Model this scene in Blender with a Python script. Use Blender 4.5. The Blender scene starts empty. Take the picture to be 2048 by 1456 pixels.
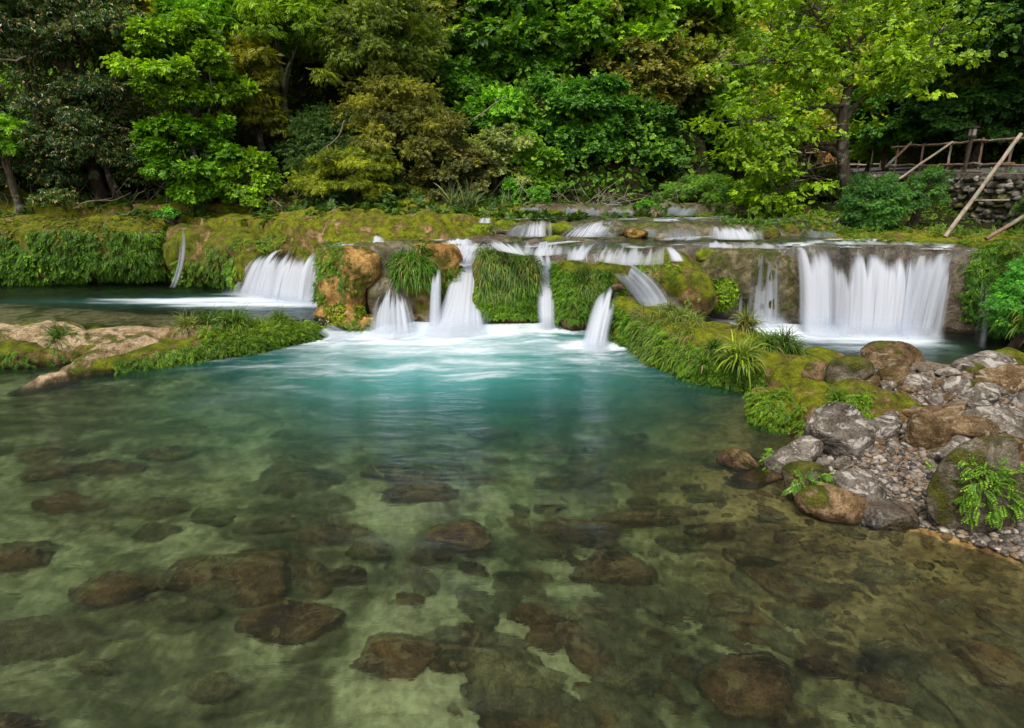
import bpy, math
import numpy as np
# ---------------------------------------------------------------- camera, sky, sun, exposure
SC = bpy.context.scene
COL = SC.collection
FPX, CAMH = 1200.0, 3.2
PITCH = math.atan((728 - 340) / FPX)
cd = bpy.data.cameras.new("camera"); cam = bpy.data.objects.new("camera", cd); COL.objects.link(cam)
cam.location = (0, 0, CAMH); cam.rotation_euler = (math.pi / 2 - PITCH, 0, 0)
cd.sensor_width = 36; cd.lens = 36 * FPX / 2048; cd.clip_end = 2000; cd.clip_start = 0.05
SC.camera = cam
W = bpy.data.worlds.new("World"); SC.world = W; W.use_nodes = True
wn = W.node_tree; wn.nodes.clear()
SUN_EL, SUN_ROT = math.radians(62), math.radians(205)
sky = wn.nodes.new('ShaderNodeTexSky'); sky.sky_type = 'NISHITA'; sky.sun_disc = False
sky.sun_elevation = SUN_EL; sky.sun_rotation = SUN_ROT; sky.dust_density = 4.0; sky.air_density = 1.0
hs = wn.nodes.new('ShaderNodeHueSaturation'); hs.inputs['Saturation'].default_value = 0.35
bg = wn.nodes.new('ShaderNodeBackground'); bg.inputs[1].default_value = 0.15
wo = wn.nodes.new('ShaderNodeOutputWorld')
wn.links.new(sky.outputs[0], hs.inputs['Color']); wn.links.new(hs.outputs[0], bg.inputs[0]); wn.links.new(bg.outputs[0], wo.inputs[0])
ld = bpy.data.lights.new("sun", 'SUN'); ld.energy = 2.3; ld.angle = math.radians(12); ld.color = (1.0, 0.96, 0.88)
sun = bpy.data.objects.new("sun", ld); COL.objects.link(sun)
import mathutils
sun.rotation_euler = mathutils.Vector((math.sin(SUN_ROT) * math.cos(SUN_EL), math.cos(SUN_ROT) * math.cos(SUN_EL), math.sin(SUN_EL))).to_track_quat('Z', 'Y').to_euler()
sun.location = (0, 0, 30)
SC.view_settings.view_transform = 'Standard'; SC.view_settings.look = 'None'; SC.view_settings.gamma = 1
SC.view_settings.exposure = 0.06
SC.render.engine = 'CYCLES'
SC.cycles.use_denoising = True; SC.cycles.max_bounces = 8; SC.cycles.diffuse_bounces = 3; SC.cycles.glossy_bounces = 2
SC.cycles.transmission_bounces = 4; SC.cycles.transparent_max_bounces = 24; SC.cycles.volume_bounces = 1
SC.cycles.caustics_reflective = False; SC.cycles.caustics_refractive = True
SC.cycles.use_light_tree = False

# ---------------------------------------------------------------- projection helpers (photo pixel -> place)
CP, SP = math.cos(PITCH), math.sin(PITCH)
def ray(u, v):
    a = (u - 1024) / FPX; b = (728 - v) / FPX
    return np.array([a, CP + b * SP, -SP + b * CP])
def UZ(u, v, z=0.0):
    d = ray(u, v); t = (z - CAMH) / d[2]; return np.array([d[0] * t, d[1] * t, z])
def UY(u, v, Y):
    d = ray(u, v); t = Y / d[1]; return np.array([d[0] * t, Y, CAMH + d[2] * t])
def PJ(p):
    p = np.asarray(p, float); x, y, z = p[..., 0], p[..., 1], p[..., 2] - CAMH
    dd = y * CP - z * SP; b = (y * SP + z * CP) / dd
    return 1024 + FPX * x / dd, 728 - FPX * b

# ---------------------------------------------------------------- noise
def _h(ix, iy, iz):
    n = (ix * 374761393 + iy * 668265263 + iz * 2147483647 + 1274126177) & 0xFFFFFFFF
    n = ((n ^ (n >> 13)) * 1274126177) & 0xFFFFFFFF
    n = ((n ^ (n >> 16)) * 2246822519) & 0xFFFFFFFF
    return ((n ^ (n >> 15)) & 0xFFFFFF) / float(0xFFFFFF) * 2 - 1
def vnoise(p):
    p = np.asarray(p, float); i = np.floor(p).astype(np.int64); f = p - i; f = f * f * f * (f * (f * 6 - 15) + 10)
    i = i + 10007; x, y, z = i[..., 0], i[..., 1], i[..., 2]; r = 0
    for a in (0, 1):
        wx = f[..., 0] if a else 1 - f[..., 0]
        for b in (0, 1):
            wy = f[..., 1] if b else 1 - f[..., 1]
            for c in (0, 1):
                wz = f[..., 2] if c else 1 - f[..., 2]
                r = r + wx * wy * wz * _h(x + a, y + b, z + c)
    return r
def fbm(p, o=4, g=0.5, seed=0.0):
    p = np.asarray(p, float) + seed * 17.31; r = 0; a = 1; t = 0
    for k in range(o):
        r = r + a * vnoise(p); t += a; a *= g; p = p * 2.03 + 11.7
    return r / t
def P3(x, y, z=0.0, s=1.0):
    x = np.asarray(x, float); return np.stack([x * s, np.asarray(y) * s + 0 * x, 0 * x + np.asarray(z) * s], -1)
def sst(a, b, x):
    t = np.clip((x - a) / (b - a), 0, 1); return t * t * (3 - 2 * t)

# ---------------------------------------------------------------- mesh helpers
def tag(o, label=None, cat=None, group=None, kind=None):
    if label: o['label'] = label
    if cat: o['category'] = cat
    if group: o['group'] = group
    if kind: o['kind'] = kind
    return o
def mesh(name, V, F, mat=None, parent=None, smooth=True, attrs=None, color=None, mats=None, loc=None):
    """F: list of arrays (n,3) / (n,4)"""
    if not isinstance(F, list): F = [F]
    F = [np.asarray(f, np.int32) for f in F if len(f)]
    me = bpy.data.meshes.new(name); V = np.asarray(V, np.float32)
    if loc is not None: V = V - np.asarray(loc, np.float32)
    me.vertices.add(len(V)); me.vertices.foreach_set('co', V.ravel())
    tot = sum(f.size for f in F); npoly = sum(len(f) for f in F)
    me.loops.add(tot); me.loops.foreach_set('vertex_index', np.concatenate([f.ravel() for f in F]))
    me.polygons.add(npoly)
    ls = np.concatenate([np.full(len(f), f.shape[1], np.int32) for f in F])
    st = np.concatenate([[0], np.cumsum(ls)[:-1]]).astype(np.int32)
    me.polygons.foreach_set('loop_start', st)
    me.polygons.foreach_set('use_smooth', np.full(npoly, smooth))
    if mats is not None: me.polygons.foreach_set('material_index', mats)
    me.update(calc_edges=True); me.validate()
    if attrs:
        for k, a in attrs.items():
            at = me.attributes.new(k, 'FLOAT', 'POINT'); at.data.foreach_set('value', np.asarray(a, np.float32))
    o = bpy.data.objects.new(name, me); COL.objects.link(o)
    for m in (mat if isinstance(mat, (list, tuple)) else [mat]):
        if m: me.materials.append(m)
    if parent: o.parent = parent
    if loc is not None:
        o.location = tuple(float(q) for q in loc)
    if color: o.color = (*color, 1)
    return o
def empty(name, loc, label, cat, group=None):
    o = bpy.data.objects.new(name, None); COL.objects.link(o); o.location = tuple(float(q) for q in loc); o.empty_display_size = 0.3
    return tag(o, label, cat, group)
def inst(tv, tf, pos, R, sc):
    """copy template verts tv(k,3), faces tf(m,n) at pos(n,3) rotation R(n,3,3) scale sc(n)"""
    n = len(pos); k = len(tv)
    V = np.einsum('nij,kj->nki', R, tv) * sc[:, None, None] + pos[:, None, :]
    F = (tf[None] + (np.arange(n) * k)[:, None, None]).reshape(-1, tf.shape[1])
    return V.reshape(-1, 3), F
def nrm(a): return a / (np.linalg.norm(a, axis=-1, keepdims=True) + 1e-9)
def frames(x, up):
    """rotation matrices with columns x (forward), y, z~up"""
    x = nrm(x); y = nrm(np.cross(up, x)); z = np.cross(x, y); return np.stack([x, y, z], -1)
class MB:
    def __init__(s): s.V = []; s.Q = []; s.T = []; s.n = 0; s.A = []
    def add(s, V, F, a=0.5):
        V = np.asarray(V, float); F = np.asarray(F, int)
        if len(V) == 0: return
        (s.Q if F.shape[1] == 4 else s.T).append(F + s.n); s.V.append(V); s.n += len(V)
        s.A.append(np.full(len(V), a) if np.isscalar(a) else np.asarray(a))
    def tube(s, pts, rad, n=8, a=0.5, cap=True):
        pts = np.asarray(pts, float); rad = np.broadcast_to(rad, (len(pts),)); m = len(pts)
        T = nrm(np.gradient(pts, axis=0)); ref = np.array([0.13, 0.97, 0.2]) if abs(T[0, 2]) > 0.7 else np.array([0, 0, 1.0])
        X = nrm(np.cross(T, ref)); Y = np.cross(T, X); th = np.arange(n) / n * 2 * np.pi
        V = pts[:, None] + rad[:, None, None] * (np.cos(th)[None, :, None] * X[:, None] + np.sin(th)[None, :, None] * Y[:, None])
        V = V.reshape(-1, 3); i, j = np.meshgrid(np.arange(m - 1), np.arange(n), indexing='ij'); i = i.ravel(); j = j.ravel(); k = (j + 1) % n
        F = np.stack([i * n + j, i * n + k, (i + 1) * n + k, (i + 1) * n + j], -1)
        b = s.n; s.add(V, F, a)
        if cap:
            for r, c in ((0, pts[0]), (m - 1, pts[-1])):
                s.add(np.vstack([V[r * n:(r + 1) * n], c]), np.array([[q, (q + 1) % n, n] for q in range(n)]), a)
    def box(s, c, h, rot=0.0, a=0.5):
        c = np.array(c, float); g = np.array([[x, y, z] for x in (-1, 1) for y in (-1, 1) for z in (-1, 1)], float) * np.array(h)
        cr, sr = math.cos(rot), math.sin(rot); g = np.stack([g[:, 0] * cr - g[:, 1] * sr, g[:, 0] * sr + g[:, 1] * cr, g[:, 2]], -1)
        s.add(g + c, np.array([[0, 1, 3, 2], [4, 6, 7, 5], [0, 4, 5, 1], [2, 3, 7, 6], [0, 2, 6, 4], [1, 5, 7, 3]]), a)
    def build(s, name, mat, parent=None, smooth=True, color=None, loc=None):
        if s.n == 0: return None
        F = []
        if s.Q: F.append(np.vstack(s.Q))
        if s.T: F.append(np.vstack(s.T))
        return mesh(name, np.vstack(s.V), F, mat, parent, smooth, {'var': np.concatenate(s.A)}, color, loc=loc)

# ---------------------------------------------------------------- materials
class NT:
    def __init__(s, name):
        s.m = bpy.data.materials.new(name); s.m.use_nodes = True; s.t = s.m.node_tree; s.t.nodes.clear()
        s.out = s.t.nodes.new('ShaderNodeOutputMaterial')
        s.tc = s.t.nodes.new('ShaderNodeNewGeometry')
    def lk(s, a, b): s.t.links.new(a, b)
    def put(s, inp, val):
        if hasattr(val, 'links') or hasattr(val, 'is_linked'): s.lk(val, inp)
        elif isinstance(val, (tuple, list)) and len(val) == 3 and inp.type == 'RGBA': inp.default_value = (*val, 1)
        else: inp.default_value = val
    def node(s, t, ins=None, **kw):
        n = s.t.nodes.new(t)
        for k, v in kw.items(): setattr(n, k, v)
        for k, v in (ins or {}).items(): s.put(n.inputs[k], v)
        return n
    def math(s, op, a, b=0.0, c=0.0, clamp=False):
        n = s.node('ShaderNodeMath', {0: a, 1: b, 2: c}, operation=op, use_clamp=clamp); return n.outputs[0]
    def noise(s, scale, detail=4, rough=0.55, dist=0.0, vec=None, stretch=None):
        v = vec if vec is not None else s.tc.outputs['Position']
        if stretch:
            v = s.node('ShaderNodeVectorMath', {0: v, 1: stretch}, operation='MULTIPLY').outputs[0]
        n = s.node('ShaderNodeTexNoise', {'Vector': v, 'Scale': scale, 'Detail': detail, 'Roughness': rough, 'Distortion': dist})
        return n.outputs['Fac']
    def ramp(s, f, stops):
        n = s.node('ShaderNodeValToRGB', {'Fac': f}); e = n.color_ramp.elements
        while len(e) > len(stops): e.remove(e[-1])
        while len(e) < len(stops): e.new(0.5)
        for q, (p, c) in zip(e, stops): q.position = p; q.color = (*c, 1) if len(c) == 3 else c
        return n.outputs['Color']
    def sm(s, x, a, b):
        return s.node('ShaderNodeMapRange', {0: x, 1: a, 2: b}, interpolation_type='SMOOTHSTEP').outputs[0]
    def mix(s, f, a, b, mode='MIX'):
        n = s.node('ShaderNodeMix', data_type='RGBA', blend_type=mode); s.put(n.inputs[0], f); s.put(n.inputs[6], a); s.put(n.inputs[7], b); return n.outputs[2]
    def mixs(s, f, a, b):
        n = s.node('ShaderNodeMixShader'); s.put(n.inputs[0], f); s.lk(a, n.inputs[1]); s.lk(b, n.inputs[2]); return n.outputs[0]
    def attr(s, nm): return s.node('ShaderNodeAttribute', attribute_name=nm).outputs['Fac']
    def bump(s, h, strength=0.5, dist=0.05, nor=None):
        i = {'Height': h, 'Strength': strength, 'Distance': dist}
        if nor is not None: i['Normal'] = nor
        return s.node('ShaderNodeBump', i).outputs[0]
    def bsdf(s, col, rough=0.8, normal=None, spec=0.3, **kw):
        i = {'Base Color': col, 'Roughness': rough, 'Specular IOR Level': spec}
        i.update(kw)
        if normal is not None: i['Normal'] = normal
        return s.node('ShaderNodeBsdfPrincipled', i).outputs[0]
    def done(s, sh): s.lk(sh, s.out.inputs['Surface']); return s.m

def m_rock(name, dark, light, moss=None, lo=0.45, hi=0.6, mdark=(0.055, 0.07, 0.004), mlight=(0.2, 0.23, 0.012), mbrown=(0.16, 0.10, 0.02), rough=0.8, sc=1.0, nw=0.5, wet=0.0, streak=None, band=True):
    n = NT(name)
    a = n.noise(1.3 * sc, 7, 0.62, 0.6); b = n.noise(6 * sc, 6, 0.65); c = n.noise(34 * sc, 4, 0.7)
    col = n.ramp(a, [(0.3, dark), (0.5, tuple((p + q) / 2 for p, q in zip(dark, light))), (0.68, light)])
    col = n.mix(n.sm(b, 0.36, 0.62), n.mix(1.0, col, (0.5, 0.46, 0.4), 'MULTIPLY'), col)
    sp = n.sm(c, 0.3, 0.62); col = n.mix(sp, n.mix(1.0, col, (0.42, 0.38, 0.33), 'MULTIPLY'), col)
    if streak:
        q = n.noise(3.0, 6, 0.7, 2.0, stretch=(1, 1, 2.2)); col = n.mix(n.sm(q, 0.52, 0.6), col, streak)
    h = n.math('ADD', n.math('MULTIPLY', b, 1.0), n.math('MULTIPLY', c, 0.35)); rg = rough
    if moss:
        nz = n.node('ShaderNodeSeparateXYZ', {0: n.tc.outputs['Normal']}).outputs[2]
        w = n.noise(2.1 * sc, 6, 0.65, 0.8)
        mk = n.math('ADD', n.math('MULTIPLY', nz, 0.22 * nw), w)
        mk = n.math('ADD', mk, n.math('MULTIPLY', n.math('SUBTRACT', c, 0.5), 0.35))
        mk = n.sm(mk, lo, hi)
        mn = n.noise(4.5 * sc, 5, 0.6); mf = n.noise(60, 4, 0.7)
        mc = n.ramp(mn, [(0.30, mdark), (0.46, tuple(0.55 * x + 0.45 * y for x, y in zip(mdark, mlight))), (0.6, mlight), (0.72, mbrown)])
        mc = n.mix(n.sm(mf, 0.3, 0.65), n.mix(1.0, mc, (0.35, 0.36, 0.3), 'MULTIPLY'), mc)
        col = n.mix(mk, col, mc)
        h = n.math('ADD', h, n.math('MULTIPLY', n.math('MULTIPLY', mf, mk), 0.9))
    if band:
        pz = n.node('ShaderNodeSeparateXYZ', {0: n.tc.outputs['Position']}).outputs[2]
        wb = n.sm(n.math('ADD', pz, n.math('MULTIPLY', n.math('SUBTRACT', b, .5), .25)), .12, .03); col = n.mix(wb, col, n.mix(1.0, col, (0.33, 0.31, 0.27), 'MULTIPLY'))
        rg = n.math('SUBTRACT', rough, n.math('MULTIPLY', wb, .4))
    nb = n.bump(h, 0.85, 0.05)
    return n.done(n.bsdf(col, rg, nb, 0.5 if wet else 0.2, **({'Coat Weight': wet, 'Coat Roughness': 0.25} if wet else {})))

def m_leaf(name, trans=0.35, rough=0.45, low=0.4, high=2.0, yellow=(1.5, 1.25, 0.5), tips=None, spec=0.35):
    n = NT(name); oi = n.node('ShaderNodeObjectInfo').outputs['Color']; v = n.attr('var')
    m_ = (low + high) * 0.42
    g = n.ramp(v, [(0.0, (low * .75, low, low * 1.3)), (0.5, (m_, m_, m_)), (0.85, (high * 1.15, high, high * .7)), (1.0, tuple(high * q for q in yellow))])
    col = n.mix(1.0, oi, g, 'MULTIPLY')
    if tips: col = n.mix(n.sm(v, 0.955, 0.965), col, tips)
    p = n.bsdf(col, rough, None, spec)
    t = n.node('ShaderNodeBsdfTranslucent', {'Color': n.mix(1.0, col, (1.2, 1.25, 0.6), 'MULTIPLY')}).outputs[0]
    return n.done(n.mixs(trans, p, t))
# ---------------------------------------------------------------- materials in use
OCH = (0.62, 0.42, 0.19); TAN = (0.56, 0.39, 0.21); BRN = (0.15, 0.095, 0.045)
M_TRAV = m_rock('travertine', (0.38, 0.26, 0.14), (0.74, 0.57, 0.36), True, 0.58, 0.68, nw=0.25)
M_MOSSY = m_rock('mossy_travertine', (0.22, 0.13, 0.05), (0.52, 0.35, 0.16), True, 0.44, 0.56, nw=0.5, mlight=(0.26, 0.29, 0.012))
M_ORANGE = m_rock('orange_travertine', (0.42, 0.23, 0.06), (0.70, 0.42, 0.14), True, 0.50, 0.60, mbrown=(0.22, 0.12, 0.02), nw=-0.1)
M_BRIGHT = m_rock('bright_moss', (0.13, 0.10, 0.045), (0.42, 0.31, 0.15), True, 0.36, 0.50, mdark=(0.09, 0.12, 0.005), mlight=(0.33, 0.40, 0.012), mbrown=(0.26, 0.2, 0.03), nw=0.6)
M_WET = m_rock('wet_travertine', (0.085, 0.062, 0.038), (0.27, 0.21, 0.14), None, rough=0.45, wet=0.25)
M_WETM = m_rock('wet_mossy_travertine', (0.12, 0.095, 0.05), (0.34, 0.29, 0.17), True, 0.52, 0.66, mlight=(0.22, 0.25, 0.03), mbrown=(0.1, 0.09, 0.03), rough=0.5, wet=0.15, nw=0.3)
def m_bed():
    n = NT('pool_bed'); w = n.attr('shore')
    a = n.noise(0.55, 7, 0.6, 1.2); b = n.noise(2.2, 6, 0.6, 1.5, stretch=(1, 1.8, 1)); c = n.noise(14, 5, 0.65)
    f = n.math('ADD', n.math('MULTIPLY', a, 0.7), n.math('MULTIPLY', b, 0.45))
    sand = n.ramp(f, [(0.43, (0.06, 0.048, 0.02)), (0.54, (0.19, 0.15, 0.07)), (0.66, (0.56, 0.47, 0.25))])
    amb = n.ramp(f, [(0.43, (0.055, 0.033, 0.013)), (0.54, (0.18, 0.11, 0.042)), (0.68, (0.42, 0.28, 0.11))])
    col = n.mix(w, sand, amb); col = n.mix(n.sm(c, 0.35, 0.65), n.mix(1.0, col, (0.6, 0.58, 0.52), 'MULTIPLY'), col)
    return n.done(n.bsdf(col, 0.9, n.bump(n.math('ADD', b, n.math('MULTIPLY', c, .3)), 0.6, 0.05), 0.1))
M_BED = m_bed()
M_SPECK = m_rock('speckled_wet_tufa', (0.15, 0.12, 0.06), (0.40, 0.34, 0.19), True, 0.47, 0.63, mdark=(0.06, 0.07, 0.01), mlight=(0.2, 0.22, 0.04), mbrown=(0.14, 0.10, 0.04), rough=0.6, nw=0.25, sc=1.3)
M_OCHM = m_rock('mossy_ochre_travertine', (0.24, 0.14, 0.05), (0.62, 0.42, 0.20), True, 0.43, 0.54, mdark=(0.09, 0.10, 0.004), mlight=(0.33, 0.36, 0.012), mbrown=(0.25, 0.16, 0.03), nw=0.3, sc=1.3)
M_GREY = m_rock('grey_limestone', (0.10, 0.083, 0.065), (0.43, 0.38, 0.32), None, sc=1.3, streak=(0.46, 0.42, 0.37))
M_GREYM = m_rock('mossy_limestone', (0.13, 0.10, 0.07), (0.42, 0.36, 0.27), True, 0.50, 0.60, sc=1.3, mlight=(0.2, 0.2, 0.03), mbrown=(0.13, 0.09, 0.03))
M_BROWN = m_rock('brown_boulder', (0.10, 0.062, 0.03), (0.36, 0.24, 0.12), None, sc=1.6, streak=(0.34, 0.26, 0.17))
M_OCHR = m_rock('ochre_boulder', (0.17, 0.105, 0.05), (0.46, 0.31, 0.165), True, 0.58, 0.68, sc=1.5)
M_SUB = m_rock('algae_coated_stone', (0.016, 0.010, 0.005), (0.30, 0.15, 0.055), None, sc=1.5, streak=(0.22, 0.14, 0.06), band=False)
M_SUBO = m_rock('amber_bed_stone', (0.10, 0.065, 0.025), (0.36, 0.24, 0.10), None, sc=1.5, band=False)
M_SUBL = m_rock('pale_bed_stone', (0.07, 0.052, 0.025), (0.33, 0.25, 0.11), None, sc=1.5, band=False)
M_GROUND = m_rock('leaf_litter', (0.02, 0.017, 0.008), (0.075, 0.055, 0.025), True, 0.5, 0.62, mdark=(0.02, 0.03, 0.006), mlight=(0.05, 0.07, 0.01), mbrown=(0.05, 0.035, 0.015), rough=0.95)
M_LEAF = m_leaf('leaf')
M_GLOSSY = m_leaf('glossy_leaf', 0.2, 0.35, 0.4, 1.35, tips=(0.50, 0.33, 0.14), spec=0.5)
M_FERN = m_leaf('fern_leaf', 0.3, 0.5, 0.4, 1.45)
M_BLADE = m_leaf('grass_blade', 0.3, 0.45, 0.45, 1.35, yellow=(1.5, 1.15, 0.7), tips=(0.42, 0.30, 0.12))
def m_bark(name, a, b):
    n = NT(name); q = n.noise(9, 6, 0.7, 1.0, stretch=(1, 1, 0.35)); r = n.noise(2.5, 4, 0.6)
    c = n.ramp(q, [(0.32, a), (0.6, b)]); c = n.mix(n.sm(r, 0.55, 0.65), c, (0.30, 0.31, 0.24))
    return n.done(n.bsdf(c, 0.9, n.bump(q, 0.8, 0.04), 0.1))
M_BARK = m_bark('bark', (0.035, 0.026, 0.018), (0.14, 0.11, 0.08))
M_TWIG = m_bark('pale_twig', (0.13, 0.10, 0.07), (0.33, 0.28, 0.21))
M_POLE = m_bark('weathered_pole', (0.13, 0.075, 0.05), (0.33, 0.21, 0.16))
M_POLE2 = m_bark('pale_bamboo', (0.22, 0.16, 0.11), (0.50, 0.40, 0.30))

# ---------------------------------------------------------------- leaf templates (x = forward, z = leaf normal)
def leafv(base, d, L, w, up=(0, 0, 1), fold=0.12, droop=0.15):
    d = np.array(d, float); d /= np.linalg.norm(d); s = np.cross(up, d); s /= np.linalg.norm(s) + 1e-9; z = np.cross(d, s); b = np.array(base, float)
    return [b, b + d * L * 0.45 + s * w + z * fold * w, b + d * L - z * droop * L, b + d * L * 0.45 - s * w + z * fold * w]
def tmpl(leaves):
    V = np.array([q for l in leaves for q in l]); F = np.arange(len(V)).reshape(-1, 4); return V, F
def t_broad(n=7, L=1.0, w=0.22, spread=1.0):
    r = np.random.RandomState(3); ls = []
    for k in range(n):
        x = k / n * 0.9; s = 1 if k % 2 else -1
        ls.append(leafv((x, 0, -0.1 * x), (0.55, s * spread * (1 - 0.5 * x), r.uniform(-.35, .15)), 0.62 * L * r.uniform(.8, 1.15), w, (r.uniform(-.3, .3), r.uniform(-.3, .3), 1)))
    ls.append(leafv((0.85, 0, -0.08), (1, 0, -.25), 0.6 * L, w)); return tmpl(ls)
def t_pinnate(n=7, w=0.055, ll=0.36):
    ls = []
    for k in range(n):
        x = 0.12 + k / n * 0.85; q = ll * (1 - 0.55 * abs(x - 0.4))
        for s in (1, -1): ls.append(leafv((x, 0, -0.28 * x * x), (0.45, s, -0.25), q, w, fold=0.3))
    ls.append(leafv((0.95, 0, -0.25), (1, 0, -.6), 0.2, w)); return tmpl(ls)
def t_lance(n=8):
    r = np.random.RandomState(5); ls = []
    for k in range(n):
        x = k / n * 0.8; a = r.uniform(-1.2, 1.2); ls.append(leafv((x, 0, -.1 * x), (0.9, math.sin(a), -0.55), 0.55 * r.uniform(.8, 1.2), 0.06, (r.uniform(-.4, .4), 0, 1)))
    return tmpl(ls)
def t_whorl(n=6):
    r = np.random.RandomState(8); ls = []
    for k in range(n):
        a = k / n * 2 * math.pi + r.uniform(-.3, .3); ls.append(leafv((0.05 * math.cos(a), 0.05 * math.sin(a), 0), (math.cos(a) + 0.35, math.sin(a), r.uniform(-.75, -.1)), 0.62 * r.uniform(.75, 1.1), 0.13, fold=0.25, droop=0.25))
    return tmpl(ls)
TB, TP, TL, TW = t_broad(), t_pinnate(), t_lance(), t_whorl()
TF = t_pinnate(6, 0.075, 0.3)          # fern frond
TC = t_broad(4, 1.1, 0.30)             # coarse, far trees
TM = tmpl([leafv((0, 0, 0), (1, .3, -.2), 0.9, 0.3), leafv((0, 0, 0), (.4, -1, -.1), .8, .28), leafv((0.1, 0, 0), (-.3, .8, 0), .7, .26)])

def sprays(rng, pos, out, T, size, droop=0.5, upb=0.8, jit=0.5, var0=0.5, vs=0.2, tip=0.0):
    n = len(pos)
    d = out + rng.normal(0, jit, (n, 3)) + np.array([0, 0, -droop]); up = nrm(out * 0.6 + np.array([0, 0, upb]) + rng.normal(0, 0.35, (n, 3)))
    R = frames(d, up); sc = size * rng.uniform(0.7, 1.25, n)
    V, F = inst(T[0], T[1], pos, R, sc)
    k = len(T[0]); nl = k // 4
    v = np.clip(np.repeat(var0 + .05 + np.zeros(n), nl) + rng.normal(0, vs, n * nl) + np.repeat(rng.normal(0, vs * .7, n), nl), 0, 0.95)
    if tip > 0: v = np.where(rng.rand(n * nl) < tip, 1.0, v)
    return V, F, np.repeat(v, 4)

def crown_pts(rng, C, R, npuff, nper, pr=0.3, low=-0.55, flat=0.75):
    """leafy clumps through an ellipsoid; returns spray positions, outward dirs, clump value, clump centres"""
    R = np.array(R, float); d = nrm(rng.normal(0, 1, (npuff * 3, 3))); d = d[d[:, 2] > low][:npuff]; m = len(d)
    rr = rng.uniform(0.35, 1.0, m) ** 0.6 * (1 + 0.75 * fbm(d * 1.5 + C * 3.7, 3)); c = C + d * R * rr[:, None] * (1.08 - pr * 0.7)
    ps = pr * R.mean() * rng.uniform(0.45, 1.45, m)
    q = nrm(rng.normal(0, 1, (m * nper, 3))); q[:, 2] = np.where(q[:, 2] < -0.25, -q[:, 2] * 0.6, q[:, 2]); q = nrm(q)
    rad = np.repeat(ps, nper) * (rng.uniform(0.45, 1.08, m * nper) + 0.6 * (rng.rand(m * nper) < .08) * rng.rand(m * nper))
    o = q * np.array([1, 1, flat]); p = np.repeat(c, nper, 0) + o * rad[:, None]
    outd = nrm(q + 0.5 * np.repeat(d, nper, 0))
    val = np.repeat(0.42 + rng.normal(0, 0.13, m), nper)
    return p, outd, val, c
def branchy(mb, rng, base, top, r0, targets, a=0.5, nb=9, wob=0.12):
    base = np.array(base, float); top = np.array(top, float); n = 9; t = np.linspace(0, 1, n)[:, None]
    L = np.linalg.norm(top - base); pts = base + (top - base) * t + np.cumsum(rng.normal(0, wob * L / n, (n, 3)), 0) * (t > 0)
    mb.tube(pts, np.linspace(r0, r0 * 0.35, n), 9, a)
    if len(targets):
        for k in rng.choice(len(targets), min(nb, len(targets)), replace=False):
            q = targets[k]; i = rng.randint(2, n - 1); s = pts[i]; m = 6; tt = np.linspace(0, 1, m)[:, None]
            br = s + (q - s) * tt + np.array([0, 0, 0.12]) * np.linalg.norm(q - s) * np.sin(tt * np.pi) + rng.normal(0, 0.05, (m, 3)) * (tt > 0)
            mb.tube(br, np.linspace(r0 * 0.38, r0 * 0.08, m), 6, a)
    return pts
def tree(name, label, cat, C, R, col, T=TB, leaf=0.3, npuff=26, nper=60, seed=0, mat=None, ground=None, r0=0.12, droop=0.5, pr=0.3, flat=0.75, low=-0.55, tip=0.0, group=None, bark=None, vs=0.18, base=None, nb=9, bright=0.0, crown='crown', jit=0.5):
    rng = np.random.RandomState(seed); C = np.array(C, float)
    p, o, v, c = crown_pts(rng, C, R, npuff, nper, pr, low, flat)
    V, F, va = sprays(rng, p, o, T, leaf, droop, var0=v + bright, vs=vs, tip=tip, jit=jit)
    b = np.array(base if base is not None else (C[0], C[1] + 0.2, (ground if ground is not None else C[2] - R[2] - 0.5)), float)
    root = empty(name, b, label, cat, group)
    mesh(crown, V - b, F, mat or M_LEAF, root, False, {'var': va}, col)
    mb = MB(); branchy(mb, rng, b * 0, C + np.array([0, 0, R[2] * 0.35]) - b, r0, c - b, nb=nb)
    mb.build('trunk', bark or M_BARK, root)
    return root

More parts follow.
